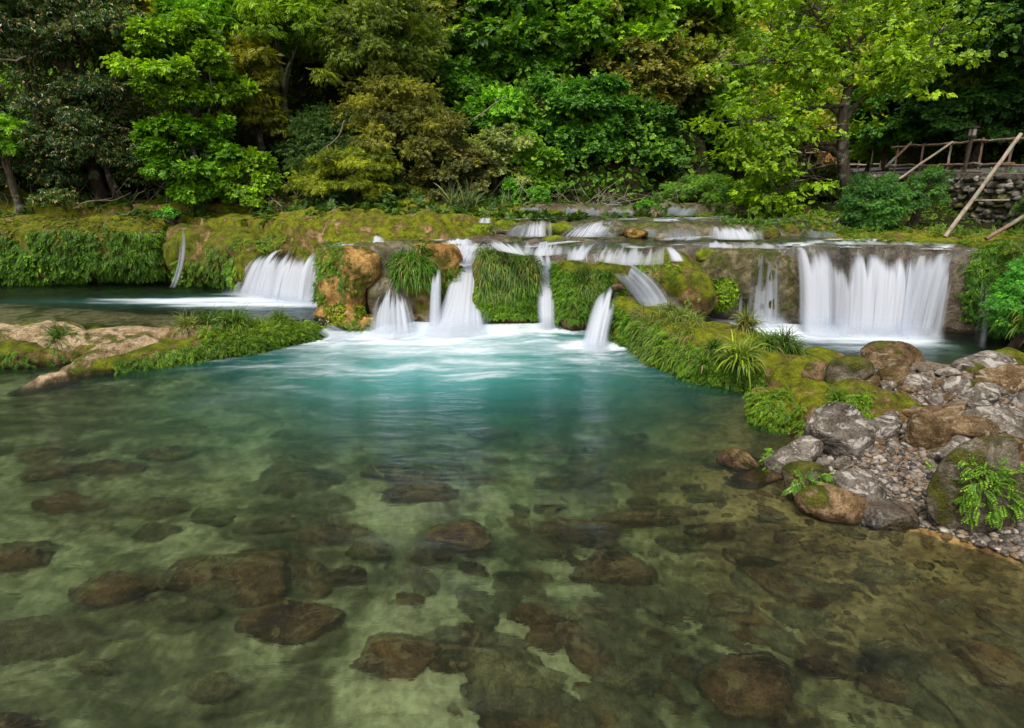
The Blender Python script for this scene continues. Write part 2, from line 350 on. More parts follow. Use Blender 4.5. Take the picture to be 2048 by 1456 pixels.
def tussock(name, label, pos, n=120, L=0.45, w=0.010, col=(0.13, 0.24, 0.02), seed=0, spread=1.0, hang=1.0, bias=(0, 0, 0), cat='grass tussock', group='grass tussocks on the terraces', tip=0.06, mat=None, surf=None):
    """arching blades from one root (or from a patch of a rock's surface)"""
    rng = np.random.RandomState(seed); S = 7; pos = np.array(pos, float)
    az = rng.uniform(0, 2 * np.pi, n); el = rng.uniform(0.25, 1.0, n) ** 0.7 * 1.45
    d = np.stack([np.cos(az) * np.cos(el), np.sin(az) * np.cos(el), np.sin(el)], -1) * spread; d[:, 2] = np.sin(el); d = nrm(d + np.array(bias))
    st = np.zeros((n, 3)); st[:, :2] = rng.normal(0, L * 0.10, (n, 2))
    if surf is not None:
        ix = rng.choice(len(surf[0]), n); st = surf[0][ix] - pos + rng.normal(0, 0.01, (n, 3)); d = nrm(d * 0.7 + surf[1][ix])
    Ls = L * rng.uniform(0.55, 1.15, n); g = hang * rng.uniform(0.6, 1.4, n)
    P = [st]; dd = d.copy()
    for k in range(S):
        dd = nrm(dd + np.array([0, 0, -1]) * (g * 0.33)[:, None] * (0.5 + k / S)); P.append(P[-1] + dd * (Ls / S)[:, None])
    P = np.stack(P, 1); side = nrm(np.cross(d, np.array([0, 0, 1.0])) + rng.normal(0, .2, (n, 3)))
    wt = w * np.array([0.7, 1, 1.05, 1, 0.85, 0.65, 0.4, 0.05]); A = P + side[:, None] * wt[None, :, None]; B = P - side[:, None] * wt[None, :, None]
    V = np.stack([A, B], 2).reshape(n, -1, 3); f = np.array([[2 * k, 2 * k + 1, 2 * k + 3, 2 * k + 2] for k in range(S)])
    F = (f[None] + (np.arange(n) * 2 * (S + 1))[:, None, None]).reshape(-1, 4)
    v = np.clip(rng.normal(0.5, 0.2, n), 0, 0.95); v = np.where(rng.rand(n) < tip, 1.0, v)
    o = mesh(name, V.reshape(-1, 3), F, mat or M_BLADE, None, False, {'var': np.repeat(v, 2 * (S + 1))}, col); o.location = tuple(pos)
    return tag(o, label, cat, group)

# ---------------------------------------------------------------- rocks
def superell(n=28, e=1.0):
    th = np.linspace(-np.pi / 2, np.pi / 2, n); ph = np.linspace(-np.pi, np.pi, 2 * n, endpoint=False)
    f = lambda w, k: np.sign(w) * np.abs(w) ** k
    T, P = np.meshgrid(th, ph, indexing='ij')
    V = np.stack([f(np.cos(T), e) * f(np.cos(P), e), f(np.cos(T), e) * f(np.sin(P), e), f(np.sin(T), e)], -1).reshape(-1, 3)
    i, j = np.meshgrid(np.arange(n - 1), np.arange(2 * n), indexing='ij'); i = i.ravel(); j = j.ravel(); k = (j + 1) % (2 * n)
    return V, np.stack([i * 2 * n + j, i * 2 * n + k, (i + 1) * 2 * n + k, (i + 1) * 2 * n + j], -1)
def B(ul, vt, ur, vb, Y, ry=None, e=0.8, rot=0.0):
    c = UY((ul + ur) / 2, (vt + vb) / 2, Y); rx = abs(UY(ur, (vt + vb) / 2, Y)[0] - UY(ul, (vt + vb) / 2, Y)[0]) / 2
    rz = abs(UY((ul + ur) / 2, vt, Y)[2] - UY((ul + ur) / 2, vb, Y)[2]) / 2
    return (c, (rx, ry or rx * 0.8, rz), e, rot)
def chain(pts, n=5):
    """pts: (x,y,z, rx, ry, rz) interpolated"""
    pts = np.array(pts, float); out = []
    for a, b in zip(pts[:-1], pts[1:]):
        for t in np.linspace(0, 1, n, endpoint=False): q = a + (b - a) * t; out.append((q[:3], q[3:], 0.9, 0))
    out.append((pts[-1][:3], pts[-1][3:], 0.9, 0)); return out
def remeshed(blobs, vox, smooth):
    mb = MB()
    for c, r, e, rot in blobs:
        V, F = superell(20, e); V = V * np.array(r); cr, sr = math.cos(rot), math.sin(rot)
        V = np.stack([V[:, 0] * cr - V[:, 1] * sr, V[:, 0] * sr + V[:, 1] * cr, V[:, 2]], -1) + np.array(c); mb.add(V, F)
    o = mb.build('tmp', None); m = o.modifiers.new('r', 'REMESH'); m.mode = 'VOXEL'; m.voxel_size = vox
    s = o.modifiers.new('s', 'SMOOTH'); s.factor = 0.5; s.iterations = smooth
    dg = bpy.context.evaluated_depsgraph_get(); ev = o.evaluated_get(dg); me = ev.to_mesh()
    V = np.zeros(len(me.vertices) * 3, np.float32); me.vertices.foreach_get('co', V); V = V.reshape(-1, 3).astype(float)
    N = np.zeros(len(me.vertices) * 3, np.float32); me.vertices.foreach_get('normal', N); N = N.reshape(-1, 3).astype(float)
    L = np.zeros(len(me.loops), np.int32); me.loops.foreach_get('vertex_index', L)
    S = np.zeros(len(me.polygons), np.int32); me.polygons.foreach_get('loop_total', S); st = np.concatenate([[0], np.cumsum(S)[:-1]])
    F = [L[st[S == k][:, None] + np.arange(k)] for k in (3, 4) if (S == k).any()]
    ev.to_mesh_clear(); old = o.data; bpy.data.objects.remove(o); bpy.data.meshes.remove(old)
    return V, N, F
def mound(name, label, cat, blobs, mat, vox=0.045, smooth=8, amp=0.07, fr=2.2, kind=None, group=None, seed=1.0, fine=0.012, parent=None):
    V, N, F = remeshed(blobs, vox, smooth)
    d = fbm(V * fr, 4, 0.5, seed) * amp * 1.6 + fbm(V * fr * 5, 3, 0.6, seed + 3) * fine * 2
    V = V + N * d[:, None]; c = V.mean(0); c[2] = V[:, 2].min()
    o = mesh(name, V, F, mat, parent, True, loc=c)
    if not parent: tag(o, label, cat, group, kind)
    return V, N
_ico = {}
def ico(k):
    if k not in _ico:
        import bmesh
        bm = bmesh.new(); bmesh.ops.create_icosphere(bm, subdivisions=k, radius=1.0)
        _ico[k] = (np.array([v.co[:] for v in bm.verts]), np.array([[v.index for v in f.verts] for f in bm.faces])); bm.free()
    return _ico[k]
def stone(seed, r, k=5, facets=9, soft=0.16, amp=0.05, rough=0.015):
    rng = np.random.RandomState(seed); D, F = ico(k); n = nrm(rng.normal(0, 1, (facets, 3))); h = rng.uniform(0.5, 0.95, facets)
    q = np.maximum(D @ n.T, 1e-3); rr = h[None] / q; rr = np.concatenate([rr, np.ones((len(D), 1))], 1)
    rad = -soft * np.log(np.exp(-rr / soft).sum(1)); rad = rad / rad.max()
    rad = rad + fbm(D * 1.6, 3, 0.5, seed) * amp * 2 + fbm(D * 5, 4, 0.6, seed + 1) * rough * 2
    return D * rad[:, None] * np.array(r), F
def rotz(V, a): c, s = math.cos(a), math.sin(a); return np.stack([V[:, 0] * c - V[:, 1] * s, V[:, 0] * s + V[:, 1] * c, V[:, 2]], -1)
def rotx(V, a): c, s = math.cos(a), math.sin(a); return np.stack([V[:, 0], V[:, 1] * c - V[:, 2] * s, V[:, 1] * s + V[:, 2] * c], -1)
def roty(V, a): c, s = math.cos(a), math.sin(a); return np.stack([V[:, 0] * c + V[:, 2] * s, V[:, 1], -V[:, 0] * s + V[:, 2] * c], -1)
# ---------------------------------------------------------------- terrain
def pl(x, xs, ys): return np.interp(x, xs, ys)
SHORE = np.array([(2.5, 12.6), (2.8, 10.9), (3.2, 9.8), (3.6, 9.1), (3.75, 8.4), (3.5, 7.45), (3.6, 6.9), (3.1, 6.3), (3.0, 5.75), (3.15, 5.3), (3.5, 5.05), (4.0, 4.65), (4.4, 4.25), (5.2, 3.4), (7, 2.6), (10, 1.5), (40, 0),
                  (40, 9.5), (12, 9.2), (9.3, 9.9), (8.2, 9.9), (7.4, 9.6), (6.9, 10.3), (6.2, 10.1), (5.5, 9.8), (4.9, 10.6), (4.3, 11.4), (3.7, 12.0), (3.0, 12.9)])
def sdf(x, y, poly):
    x = np.asarray(x, float); best = np.full(x.shape, 1e9); ins = np.zeros(x.shape, bool)
    for i in range(len(poly)):
        a = poly[i]; b = poly[(i + 1) % len(poly)]; e = b - a
        t = np.clip(((x - a[0]) * e[0] + (y - a[1]) * e[1]) / (e @ e), 0, 1)
        best = np.minimum(best, np.hypot(x - a[0] - t * e[0], y - a[1] - t * e[1]))
        c = ((a[1] > y) != (b[1] > y)) & (x < (b[0] - a[0]) * (y - a[1]) / (b[1] - a[1] + 1e-12) + a[0]); ins ^= c
    return np.where(ins, best, -best)
WALLX = [-60, -14, -9, -6.9, -5.6, -4.6, -3.8, -2.6, -1, 0.7, 1.6, 2.4, 3.4, 4.5, 6, 7.4, 8.5, 9.4, 11, 20]
WALLY = [17, 16.2, 16.3, 15.7, 14.9, 14.2, 13.3, 13.5, 14.0, 13.5, 12.9, 12.8, 13.3, 13.2, 12.7, 12.4, 12.2, 11.9, 11.3, 10]
def ledge_y(x): return pl(x, [-20, -10, -7, -4.2, -3.6], [10.4, 10.6, 10.7, 11.9, 12.2])
def road_x(y): return pl(y, [0, 9, 14, 18, 22, 31, 40, 60], [12.6, 12.3, 12.1, 12.3, 12.7, 15.0, 19, 26])
def hills(x, y):
    w = fbm(P3(x, y, 0, 0.08), 3, 0.5, 5)
    y0 = pl(x, [-60, -16, -8, -2, 4, 7, 9, 14, 40], [17, 17.5, 18.2, 19, 19.5, 22, 28, 46, 80])
    s = np.maximum(0, y - y0 + 2 * w); hl = 2.25 + np.minimum(s * 1.0, 9 + s * 0.55)
    rx = road_x(y) + 3.6
    s2 = np.maximum(0, x - rx + 1.5 * w); hr = 3.3 + s2 * 1.15
    hl = np.where(x > rx, -9, hl)
    return hl, np.where(x > rx, hr, -9)
def H(x, y):
    x = np.asarray(x, float); y = np.asarray(y, float)
    n1 = fbm(P3(x, y, 0, 0.55), 4, 0.5, 1); n2 = fbm(P3(x, y, 0, 2.2), 4, 0.55, 2); n3 = fbm(P3(x, y, 0, 7.0), 3, 0.55, 9)
    # pool bed, deeper under the falls
    deep = 1.5 * np.exp(-(((x + 0.2) / 3.3) ** 2 + ((y - 10.4) / 2.6) ** 2)) + 1.1 * np.exp(-(((x - 7) / 2.6) ** 2 + ((y - 11.6) / 1.2) ** 2))
    bed = -0.42 - deep - 0.25 * sst(8.5, 5, np.hypot(x + 1, y - 2)) * 0 + n1 * 0.22 + n2 * 0.10
    bed = bed - 0.22 * sst(-1, -5, x) * sst(4, 6, y) * 0
    s = sdf(x, y, SHORE) + n2 * 0.12
    bed = np.where(s < 0, np.maximum(bed, -0.02 + s * pl(y, [0, 4, 6, 8, 9], [0.16, 0.2, 0.3, 0.5, 0.9])), bed)
    bank = np.minimum(s * 0.28, 0.32 + 0.035 * s) + n2 * 0.03 + n3 * 0.015 + 0.03
    z = np.where(s > 0, np.maximum(bank, -0.02), bed)
    # left pool, held up by the ledge
    ly = ledge_y(x); lp = (x < -3.6)
    lb = 0.22 - 0.75 * sst(12.2, 14.0, y + 0.25 * (x + 8)) + n2 * 0.06
    z = np.where(lp, z + (lb - z) * sst(ly - 0.1, ly + 0.25, y), z)
    # terraces above the wall of falls
    yw = pl(x, WALLX, WALLY) + n2 * 0.12
    zl = pl(x, [-20, -7.4, -6.2, -5.2, -3.6, 2.4, 4.2, 12], [1.98, 1.95, 1.75, 1.45, 1.42, 1.48, 1.66, 1.7])
    top = zl + (np.maximum(zl, 1.64) - zl) * sst(0.1, 1.2, y - yw)
    e2 = pl(x, [-20, -2, 1, 4, 6, 7.5, 9], [13.6, 14.6, 15.0, 14.1, 13.8, 14.2, 40]) + 0.35 * n1 + 0.15 * n2
    e3 = pl(x, [8, 9], [16.9, 40]) + 0.4 * n1 + 0.15 * n2
    top = np.where(y > e2, np.maximum(top, top + (1.99 - top) * sst(0, 0.5, y - e2)), top)
    top = np.where(y > e3, top + (2.22 - top) * sst(0, 0.3, y - e3), top)
    land = pl(x, [-20, -1.6, -0.2, 6.2, 7.6, 20], [1, 1, 0, 0, 1, 1]) * sst(0.3, 1.6, y - yw)
    top = top + n2 * 0.10 + n1 * 0.06 + land * 0.17 + land * n2 * 0.10 + n3 * 0.02
    z = z + (top - z) * sst(-0.05, 0.22, y - yw)
    # banks below the road and the hillsides
    rx = road_x(y); up = sst(rx - 6.0 + 0.25 * np.maximum(0, 17 - y), rx - 0.2, x) * sst(13.3, 14.2, y)
    z = np.maximum(z, 1.72 + up * pl(y, [13, 15.5, 18, 22], [0.0, 0.08, 0.8, 1.2]) + n2 * 0.08 - 9 * (y < 13.3) - 9 * (x < rx - 6.5))
    z = np.where(x > rx, np.where(y > 7, 3.08, pl(y, [0, 7], [0.6, 3.08])) + .07 * np.clip(x - rx - .4, 0, 3), z)
    hl, hr = hills(x, y)
    z = np.where(y > 17, np.maximum(z, hl + n2 * 0.2), z); z = np.maximum(z, np.where(y > 7, hr, -9))
    return np.minimum(z, 60)
def grid_axes(spec):
    out = []
    for a, b, s in spec: out.append(np.arange(a, b, s))
    return np.concatenate(out)
gx = grid_axes([(-400, -60, 20), (-60, -16, 1.0), (-16, -12, 0.2), (-12, 12.4, 0.065), (12.4, 18, 0.25), (18, 60, 1.0), (60, 401, 20)])
gy = grid_axes([(-60, -2, 4), (-2, 2, 0.25), (2, 20, 0.065), (20, 30, 0.3), (30, 80, 1.0), (80, 401, 20)])
X, Y = np.meshgrid(gx, gy); Z = H(X, Y); nx, ny = len(gx), len(gy)
i, j = np.meshgrid(np.arange(ny - 1), np.arange(nx - 1), indexing='ij'); i = i.ravel(); j = j.ravel()
F = np.stack([i * nx + j, i * nx + j + 1, (i + 1) * nx + j + 1, (i + 1) * nx + j], -1)
cx = (X.ravel()[F[:, 0]] + X.ravel()[F[:, 2]]) / 2; cy = (Y.ravel()[F[:, 0]] + Y.ravel()[F[:, 2]]) / 2
yw = pl(cx, WALLX, WALLY); sd = sdf(cx, cy, SHORE)
def m_gravelly():
    n = NT('gravelly_soil'); a = n.noise(2, 6, 0.6)
    vo = n.node('ShaderNodeTexVoronoi', {'Vector': n.tc.outputs['Position'], 'Scale': 45.0}); c = n.node('ShaderNodeSeparateColor', {0: vo.outputs['Color']}).outputs[0]
    col = n.mix(n.sm(a, 0.4, 0.6), (0.13, 0.085, 0.05), (0.24, 0.17, 0.10)); col = n.mix(n.sm(c, 0.5, 0.9), col, (0.30, 0.25, 0.20))
    h = n.math('MULTIPLY', vo.outputs['Distance'], -1.0)
    return n.done(n.bsdf(col, 0.85, n.bump(h, 0.8, 0.02), 0.2))
M_GRAV = m_gravelly()
kinds = np.zeros(len(F), np.int32)                       # 0 bed, 1 gravel, 2 travertine, 3 leaf litter, 4 wet wall
kinds[(sd > 0.05) & (cy < yw)] = 1
kinds[(cy > yw - 0.15)] = 2
kinds[(cy > yw - 0.15) & (cy < yw + 0.5) & (cx > -4.5)] = 4
kinds[(cx < -3.6) & (cy > ledge_y(cx) - 0.1) & (cy < yw - 0.15)] = 5
kinds[(cx > 0.2) & (cx < 7) & (cy > yw + 0.3) & (cy < 17.5)] = 6
hl, hr = hills(cx, cy); kinds[(cy > 18.0) | (cx > road_x(cy) + 3.3) | ((cx > 8.2) & (cy > 14.2))] = 3
ground = mesh('ground', np.stack([X, Y, Z], -1).reshape(-1, 3), F, [M_BED, M_GRAV, M_OCHM, M_GROUND, M_WET, M_TRAV, M_WETM], None, True, mats=kinds, attrs={'shore': sst(-3.4, -0.8, sdf(X, Y, SHORE) + 0.8 * fbm(P3(X, Y, 0, .8), 3)).ravel()})
tag(ground, 'travertine river bed rising through terraces to the forested hillsides', kind='structure')

# ---------------------------------------------------------------- water
FOAM_SRC = [(u, v, z) for u, v, z in [(665, 668, 0), (770, 662, 0), (800, 660, 0), (870, 650, 0), (900, 648, 0), (935, 645, 0), (980, 655, 0), (1090, 655, 0), (1195, 690, 0)]]
def foamfield(x, y):
    wx = fbm(P3(x, y, 0, 0.5), 3, .5, 3) * 0.9; wy = fbm(P3(x, y, 4, 0.5), 3, .5, 6) * 0.5
    st = fbm(P3((x + wx) * 0.55, (y + wy) * 2.6, 0, 1.0), 6, 0.62, 7) ; st2 = fbm(P3((x + wx) * 1.5, (y + wy) * 6, 0, 1.0), 5, 0.65, 8)
    f = 0 * x; m = 0 * x
    for (u, v, z), w in zip(FOAM_SRC, [0.8, 1.0, 1.0, 1.5, 1.8, 1.5, 1.0, 0.8, 0.6]):
        p = UZ(u, v, z); dx = (x - p[0]); dy = (y - p[1]); r = np.sqrt((dx / 1.0) ** 2 + (dy / 0.75) ** 2) / w
        f = np.maximum(f, np.exp(-(r ** 2) * 0.9)); 
    m = 1.1 * np.exp(-(((x + 1.1 + wx) / 3.2) ** 2 + ((y - 11.2 + wy) / 2.7) ** 2)) + 0.35 * np.exp(-(((x + 1.0) / 2.0) ** 2 + ((y - 9.3) / 1.2) ** 2)) 
    sheet = np.exp(-(((x + 1.5 + .4 * wx) / 2.9) ** 2 + ((y - 11.2 + .5 * wy) / 1.9) ** 2))
    f = sst(0.2, 1.15, f * 1.2 + 0.6 * st + 0.25 * st2) * sst(0, .2, f) + sst(0.05, 1.3, sheet * 0.85 + 0.7 * st + 0.4 * st2) * 0.8 * sst(0, .2, sheet) + 0.30 * sst(0.0, 0.9, st2 + st * .6) * m
    # right hand pool below the wide fall
    q = np.exp(-((np.maximum(0, 12.6 - y - 0.22 * (x - 6)) / 1.35) ** 2)) * sst(8.9, 7.8, x) * sst(4.1, 4.9, x); f2 = sst(0.2, 0.95, q * 1.2 + 0.4 * st + .15 * st2)
    f = np.where((x > 4) & (y > 9.3), f2, f); m = np.where((x > 4) & (y > 9.3), 0.35 * q, m)
    return np.clip(f, 0, 1), np.clip(m, 0, 1)
def foamleft(x, y):
    st = fbm(P3(x * 0.35, y * 3.0, 0, 1.0), 6, 0.62, 7)
    p = UZ(600, 598, .3); dx = x - p[0]; yc = p[1] - 0.02 * (-dx)
    wdt = 0.75 - 0.06 * np.clip(-dx, 0, 8)
    f = np.exp(-((y - yc + 0.15) / np.maximum(wdt, .15)) ** 2) * np.exp(-np.clip(-dx - 1.8, 0, 99) * 0.35) * sst(1.6, 0.4, dx)
    return np.clip(sst(0.3, 1.1, f * 1.1 + 0.9 * st) * sst(0, .1, f), 0, 1), np.clip(f * 0.5, 0, 1)
def m_water(name, tint=(0.86, 0.97, 0.92), vol=None, milk=(0.07, 0.37, 0.35), rip=0.4, blur=0.0):
    n = NT(name)
    w1 = n.noise(1.3, 6, 0.62, 1.0, stretch=(0.6, 1.9, 1)); w2 = n.noise(7, 4, 0.6, 0.5, stretch=(0.6, 1.8, 1))
    h = n.math('ADD', w1, n.math('MULTIPLY', w2, 0.25)); nb = n.bump(h, rip, 0.25)
    tr = n.node('ShaderNodeBsdfTransparent', {0: tint}).outputs[0]
    gl = n.node('ShaderNodeBsdfGlossy', {'Color': (0.9, 0.95, 1.0), 'Roughness': 0.10, 'Normal': nb}).outputs[0]
    fr = n.node('ShaderNodeFresnel', {'IOR': 1.33, 'Normal': nb}).outputs[0]
    if blur: tr = n.mixs(0.8, tr, n.node('ShaderNodeBsdfRefraction', {'Color': tint, 'IOR': 1.33, 'Roughness': blur, 'Normal': n.bump(h, 0.10, 0.25)}).outputs[0])
    mk = n.bsdf(milk, 0.5, None, 0.0); fo = n.bsdf((0.74, 0.80, 0.84), 0.7, n.bump(n.noise(12, 5, 0.7), 0.3, 0.05), 0.1)
    milk_f = n.math('MULTIPLY', n.attr('milk'), 0.75)
    s = n.mixs(milk_f, tr, mk); s = n.mixs(n.math('MULTIPLY', fr, 0.8), s, gl); s = n.mixs(n.attr('foam'), s, fo)
    n.lk(s, n.out.inputs['Surface'])
    if vol:
        va = n.node('ShaderNodeVolumeAbsorption', {'Color': vol[0], 'Density': vol[1]}).outputs[0]
        if len(vol) > 2:
            vs = n.node('ShaderNodeVolumeScatter', {'Color': vol[2], 'Density': vol[3]}).outputs[0]
            va = n.node('ShaderNodeAddShader', {0: va, 1: vs}).outputs[0]
        n.lk(va, n.out.inputs['Volume'])
    n.m.use_screen_refraction = False
    return n.m
def water_body(name, label, xs, ys, mask, z, zb, mat, ff, wav=0.0):
    Xg, Yg = np.meshgrid(xs, ys); nx, ny = len(xs), len(ys); i, j = np.meshgrid(np.arange(ny - 1), np.arange(nx - 1), indexing='ij'); i = i.ravel(); j = j.ravel()
    F = np.stack([i * nx + j, i * nx + j + 1, (i + 1) * nx + j + 1, (i + 1) * nx + j], -1)
    c = mask(Xg.ravel()[F].mean(1), Yg.ravel()[F].mean(1)); F = F[c]
    zz = z(Xg, Yg) if callable(z) else z + 0 * Xg
    V = np.stack([Xg, Yg, zz + wav * fbm(P3(Xg, Yg, 0, 1.2), 3)], -1).reshape(-1, 3)
    if zb is not None:
        Vb = V.copy(); Vb[:, 2] = zb; N = len(V)
        E = np.concatenate([F[:, [0, 1]], F[:, [1, 2]], F[:, [2, 3]], F[:, [3, 0]]]); key = E[:, 0] * N + E[:, 1]; rev = E[:, 1] * N + E[:, 0]
        bd = E[~np.isin(key, rev)]; S = np.stack([bd[:, 1], bd[:, 0], bd[:, 0] + N, bd[:, 1] + N], -1)
        F = np.vstack([F, F[:, ::-1] + N, S]); V = np.vstack([V, Vb]); 
    f, m = ff(V[:, 0], V[:, 1])
    used = np.zeros(len(V), bool); used[F.ravel()] = True; idx = np.cumsum(used) - 1
    o = mesh(name, V[used], idx[F], mat, None, True, {'foam': f[used], 'milk': m[used]}); return tag(o, label, kind='structure')
WV = ((0.46, 0.77, 0.59), 0.62, (0.35, 0.85, 0.68), 0.035)
M_WATER = m_water('pool_water', vol=WV, blur=0.035)
M_WATER2 = m_water('upper_water', tint=(0.80, 0.88, 0.86), rip=0.35)
water_body('pool_water', 'clear green pool, turquoise and foaming below the central falls', np.arange(-15, 12.01, 0.06), np.arange(-5, 15.5, 0.06),
           lambda x, y: (y < pl(x, WALLX, WALLY) + 0.3) & ~((x < -3.75) & (y > ledge_y(x) + 0.15)), 0.0, -3.4, M_WATER, foamfield, 0.012)
water_body('upper_pool_water', 'dark teal upper pool behind the mossy ledge at left', np.arange(-16, -3.3, 0.06), np.arange(10, 16.8, 0.06),
           lambda x, y: (y > ledge_y(x) + 0.0) & (y < pl(x, WALLX, WALLY) + 0.3), 0.3, -1.5, M_WATER, foamleft, 0.01)
def riff(x, y):
    st = fbm(P3(x * 0.9, y * 2.5, 0, 1.3), 5, 0.6, 12); return sst(0.22, 0.6, st + 0.1) * 0.75, 0 * x
water_body('river_water', 'thin sheet of river water spread over the terrace above the falls', np.arange(-5.2, 12, 0.09), np.arange(12, 15.6, 0.09),
           lambda x, y: (y > pl(x, WALLX, WALLY) + 0.15) & (y < 15.4), lambda x, y: pl(x, [-5.2, -3, 2.4, 4.5, 12], [1.58, 1.62, 1.66, 1.76, 1.76]) - 0.1 * sst(0.8, 0.1, y - pl(x, WALLX, WALLY)), None, M_WATER2, riff, 0.01)
water_body('river_water', 'shallow river water on the middle terrace', np.arange(-3, 8, 0.1), np.arange(14, 17.4, 0.1),
           lambda x, y: y > pl(x, [-20, -2, 1, 4, 6, 9], [13.6, 14.6, 15.0, 14.1, 13.8, 13.8]) + 0.45, 2.03, None, M_WATER2, riff, 0.01)
water_body('river_water', 'river water on the topmost terrace under the trees', np.arange(-1, 9, 0.1), np.arange(17.2, 22, 0.1), lambda x, y: y > 0, 2.26, None, M_WATER2, riff, 0.01)

# ---------------------------------------------------------------- waterfalls
def m_fall():
    n = NT('falling_water'); a = n.attr('alpha')
    tr = n.node('ShaderNodeBsdfTransparent', {0: (0.97, 0.98, 0.99)}).outputs[0]
    d = n.bsdf((0.76, 0.78, 0.84), 0.6, None, 0.2); t = n.node('ShaderNodeBsdfTranslucent', {'Color': (0.74, 0.77, 0.83)}).outputs[0]
    return n.done(n.mixs(a, tr, n.mixs(0.35, d, t)))
M_FALL = m_fall()
def fall(label, top, bot, seed=0, layers=2, den=0.1, tin=0.12, fq=14, proj=0.5, group='waterfalls of the front terrace', name='waterfall', flow=0.35, nt=36, edge=0.10, mid=None, zc=1.0, cat='waterfall', fuzz=0.5):
    """top/bot: polylines of 3-D points; sheet of falling water with streaks running down it"""
    top = np.array(top, float); bot = np.array(bot, float); rng = np.random.RandomState(seed)
    L = max(np.linalg.norm(np.diff(bot, axis=0), axis=1).sum(), np.linalg.norm(np.diff(top, axis=0), axis=1).sum()); ns = int(max(24, min(420, L * 75)))
    s = np.linspace(0, 1, ns); t = np.linspace(0, 1, nt)
    def along(P):
        d = np.concatenate([[0], np.cumsum(np.linalg.norm(np.diff(P, axis=0), axis=1))]); d /= d[-1]; return np.stack([np.interp(s, d, P[:, k]) for k in range(3)], -1)
    A, Bt = along(top), along(bot); mb = MB(); al = []
    Mid = along(np.array(mid, float)) if mid is not None else None
    for ly in range(layers):
        S_, T_ = np.meshgrid(s, t, indexing='ij')
        hp = T_ ** proj; vp = T_ ** zc
        P = A[:, None] * (1 - hp[..., None]) + Bt[:, None] * hp[..., None]; P[..., 2] = A[:, None, 2] + (Bt[:, None, 2] - A[:, None, 2]) * vp
        if Mid is not None:
            w0 = (1 - T_) ** 2; w1 = 2 * T_ * (1 - T_); w2 = T_ ** 2; P = A[:, None] * w0[..., None] + Mid[:, None] * w1[..., None] + Bt[:, None] * w2[..., None]
        q = S_ * L
        rel = fbm(P3(q * fq * 0.5, T_ * 0.5, seed + ly * 5.3), 3, 0.6, 3)
        back = np.array([0, 1.0, 0]) * (ly * 0.07 - 0.02); P = P + back
        P[..., 1] -= (0.03 + 0.10 * T_) * (rel * 0.6 + 0.3); P[..., 2] += 0.015 * rel
        k1 = fbm(P3(q * fq * 0.22, T_ * 0.25, seed * 3.1 + ly), 2, 0.5, 5); k2 = fbm(P3(q * fq * .6, T_ * 0.4, seed * 1.7 + ly), 3, 0.5, 8); k3 = fbm(P3(q * fq * 0.7, 0 * T_, seed * 2.3), 2, .6, 1)
        st = 0.75 * k1 + (0.5 - 0.25 * T_) * k2
        tt = T_ + k3 * 0.36
        a = np.clip(0.44 + den * 0.75 - 0.75 * (1 - sst(0, tin * 2.6, tt)) + (1.15 - 0.35 * T_) * st + 0.12 * T_, 0, 1); a = a * a * (3 - 2 * a) * 0.90
        e = np.minimum(S_, 1 - S_) / (edge * 1.5) + k2 * 0.5; a = a * sst(0.0, 1.0, e) * (1 - 0.25 * ly)
        a = a * (1 - fuzz * 1.3 * sst(0.84, 1.0, T_)) * sst(0, 0.22, T_ + k3 * .25 - .02)
        V = P.reshape(-1, 3); i, j = np.meshgrid(np.arange(ns - 1), np.arange(nt - 1), indexing='ij'); i = i.ravel(); j = j.ravel()
        mb.add(V, np.stack([i * nt + j, i * nt + j + 1, (i + 1) * nt + j + 1, (i + 1) * nt + j], -1)); al.append(a.ravel())
    hh = np.linalg.norm(A.mean(0) - Bt.mean(0))
    if fuzz > .4 and name == 'waterfall' and L > .55:
        for ly in range(2):
            n2 = 14; S_, T_ = np.meshgrid(s, np.linspace(0, 1, n2), indexing='ij'); cB = Bt.mean(0); E_ = cB + (Bt - cB) * (1.12 + .1 * ly)
            P = E_[:, None] + np.stack([0 * S_, -(.16 + .1 * ly) * (1 - T_ ** 2), hh * (.20 - .06 * ly) * T_ + .01], -1)
            nz_ = fbm(P3(S_ * L * 2.2, T_ * .8, seed + 9 + ly), 3, .5, 2); a = (1 - T_) ** 1.3 * .75 * sst(0, .25, np.minimum(S_, 1 - S_)) * np.clip(.75 + 1.1 * nz_, 0, 1.2)
            i, j = np.meshgrid(np.arange(ns - 1), np.arange(n2 - 1), indexing='ij'); i = i.ravel(); j = j.ravel()
            mb.add(P.reshape(-1, 3), np.stack([i * n2 + j, i * n2 + j + 1, (i + 1) * n2 + j + 1, (i + 1) * n2 + j], -1)); al.append(np.clip(a, 0, .8).ravel())
    V = np.vstack(mb.V); c = Bt.mean(0)
    o = mesh(name, V, np.vstack(mb.Q), M_FALL, None, True, {'alpha': np.concatenate(al)}, loc=c)
    return tag(o, label, cat, group)
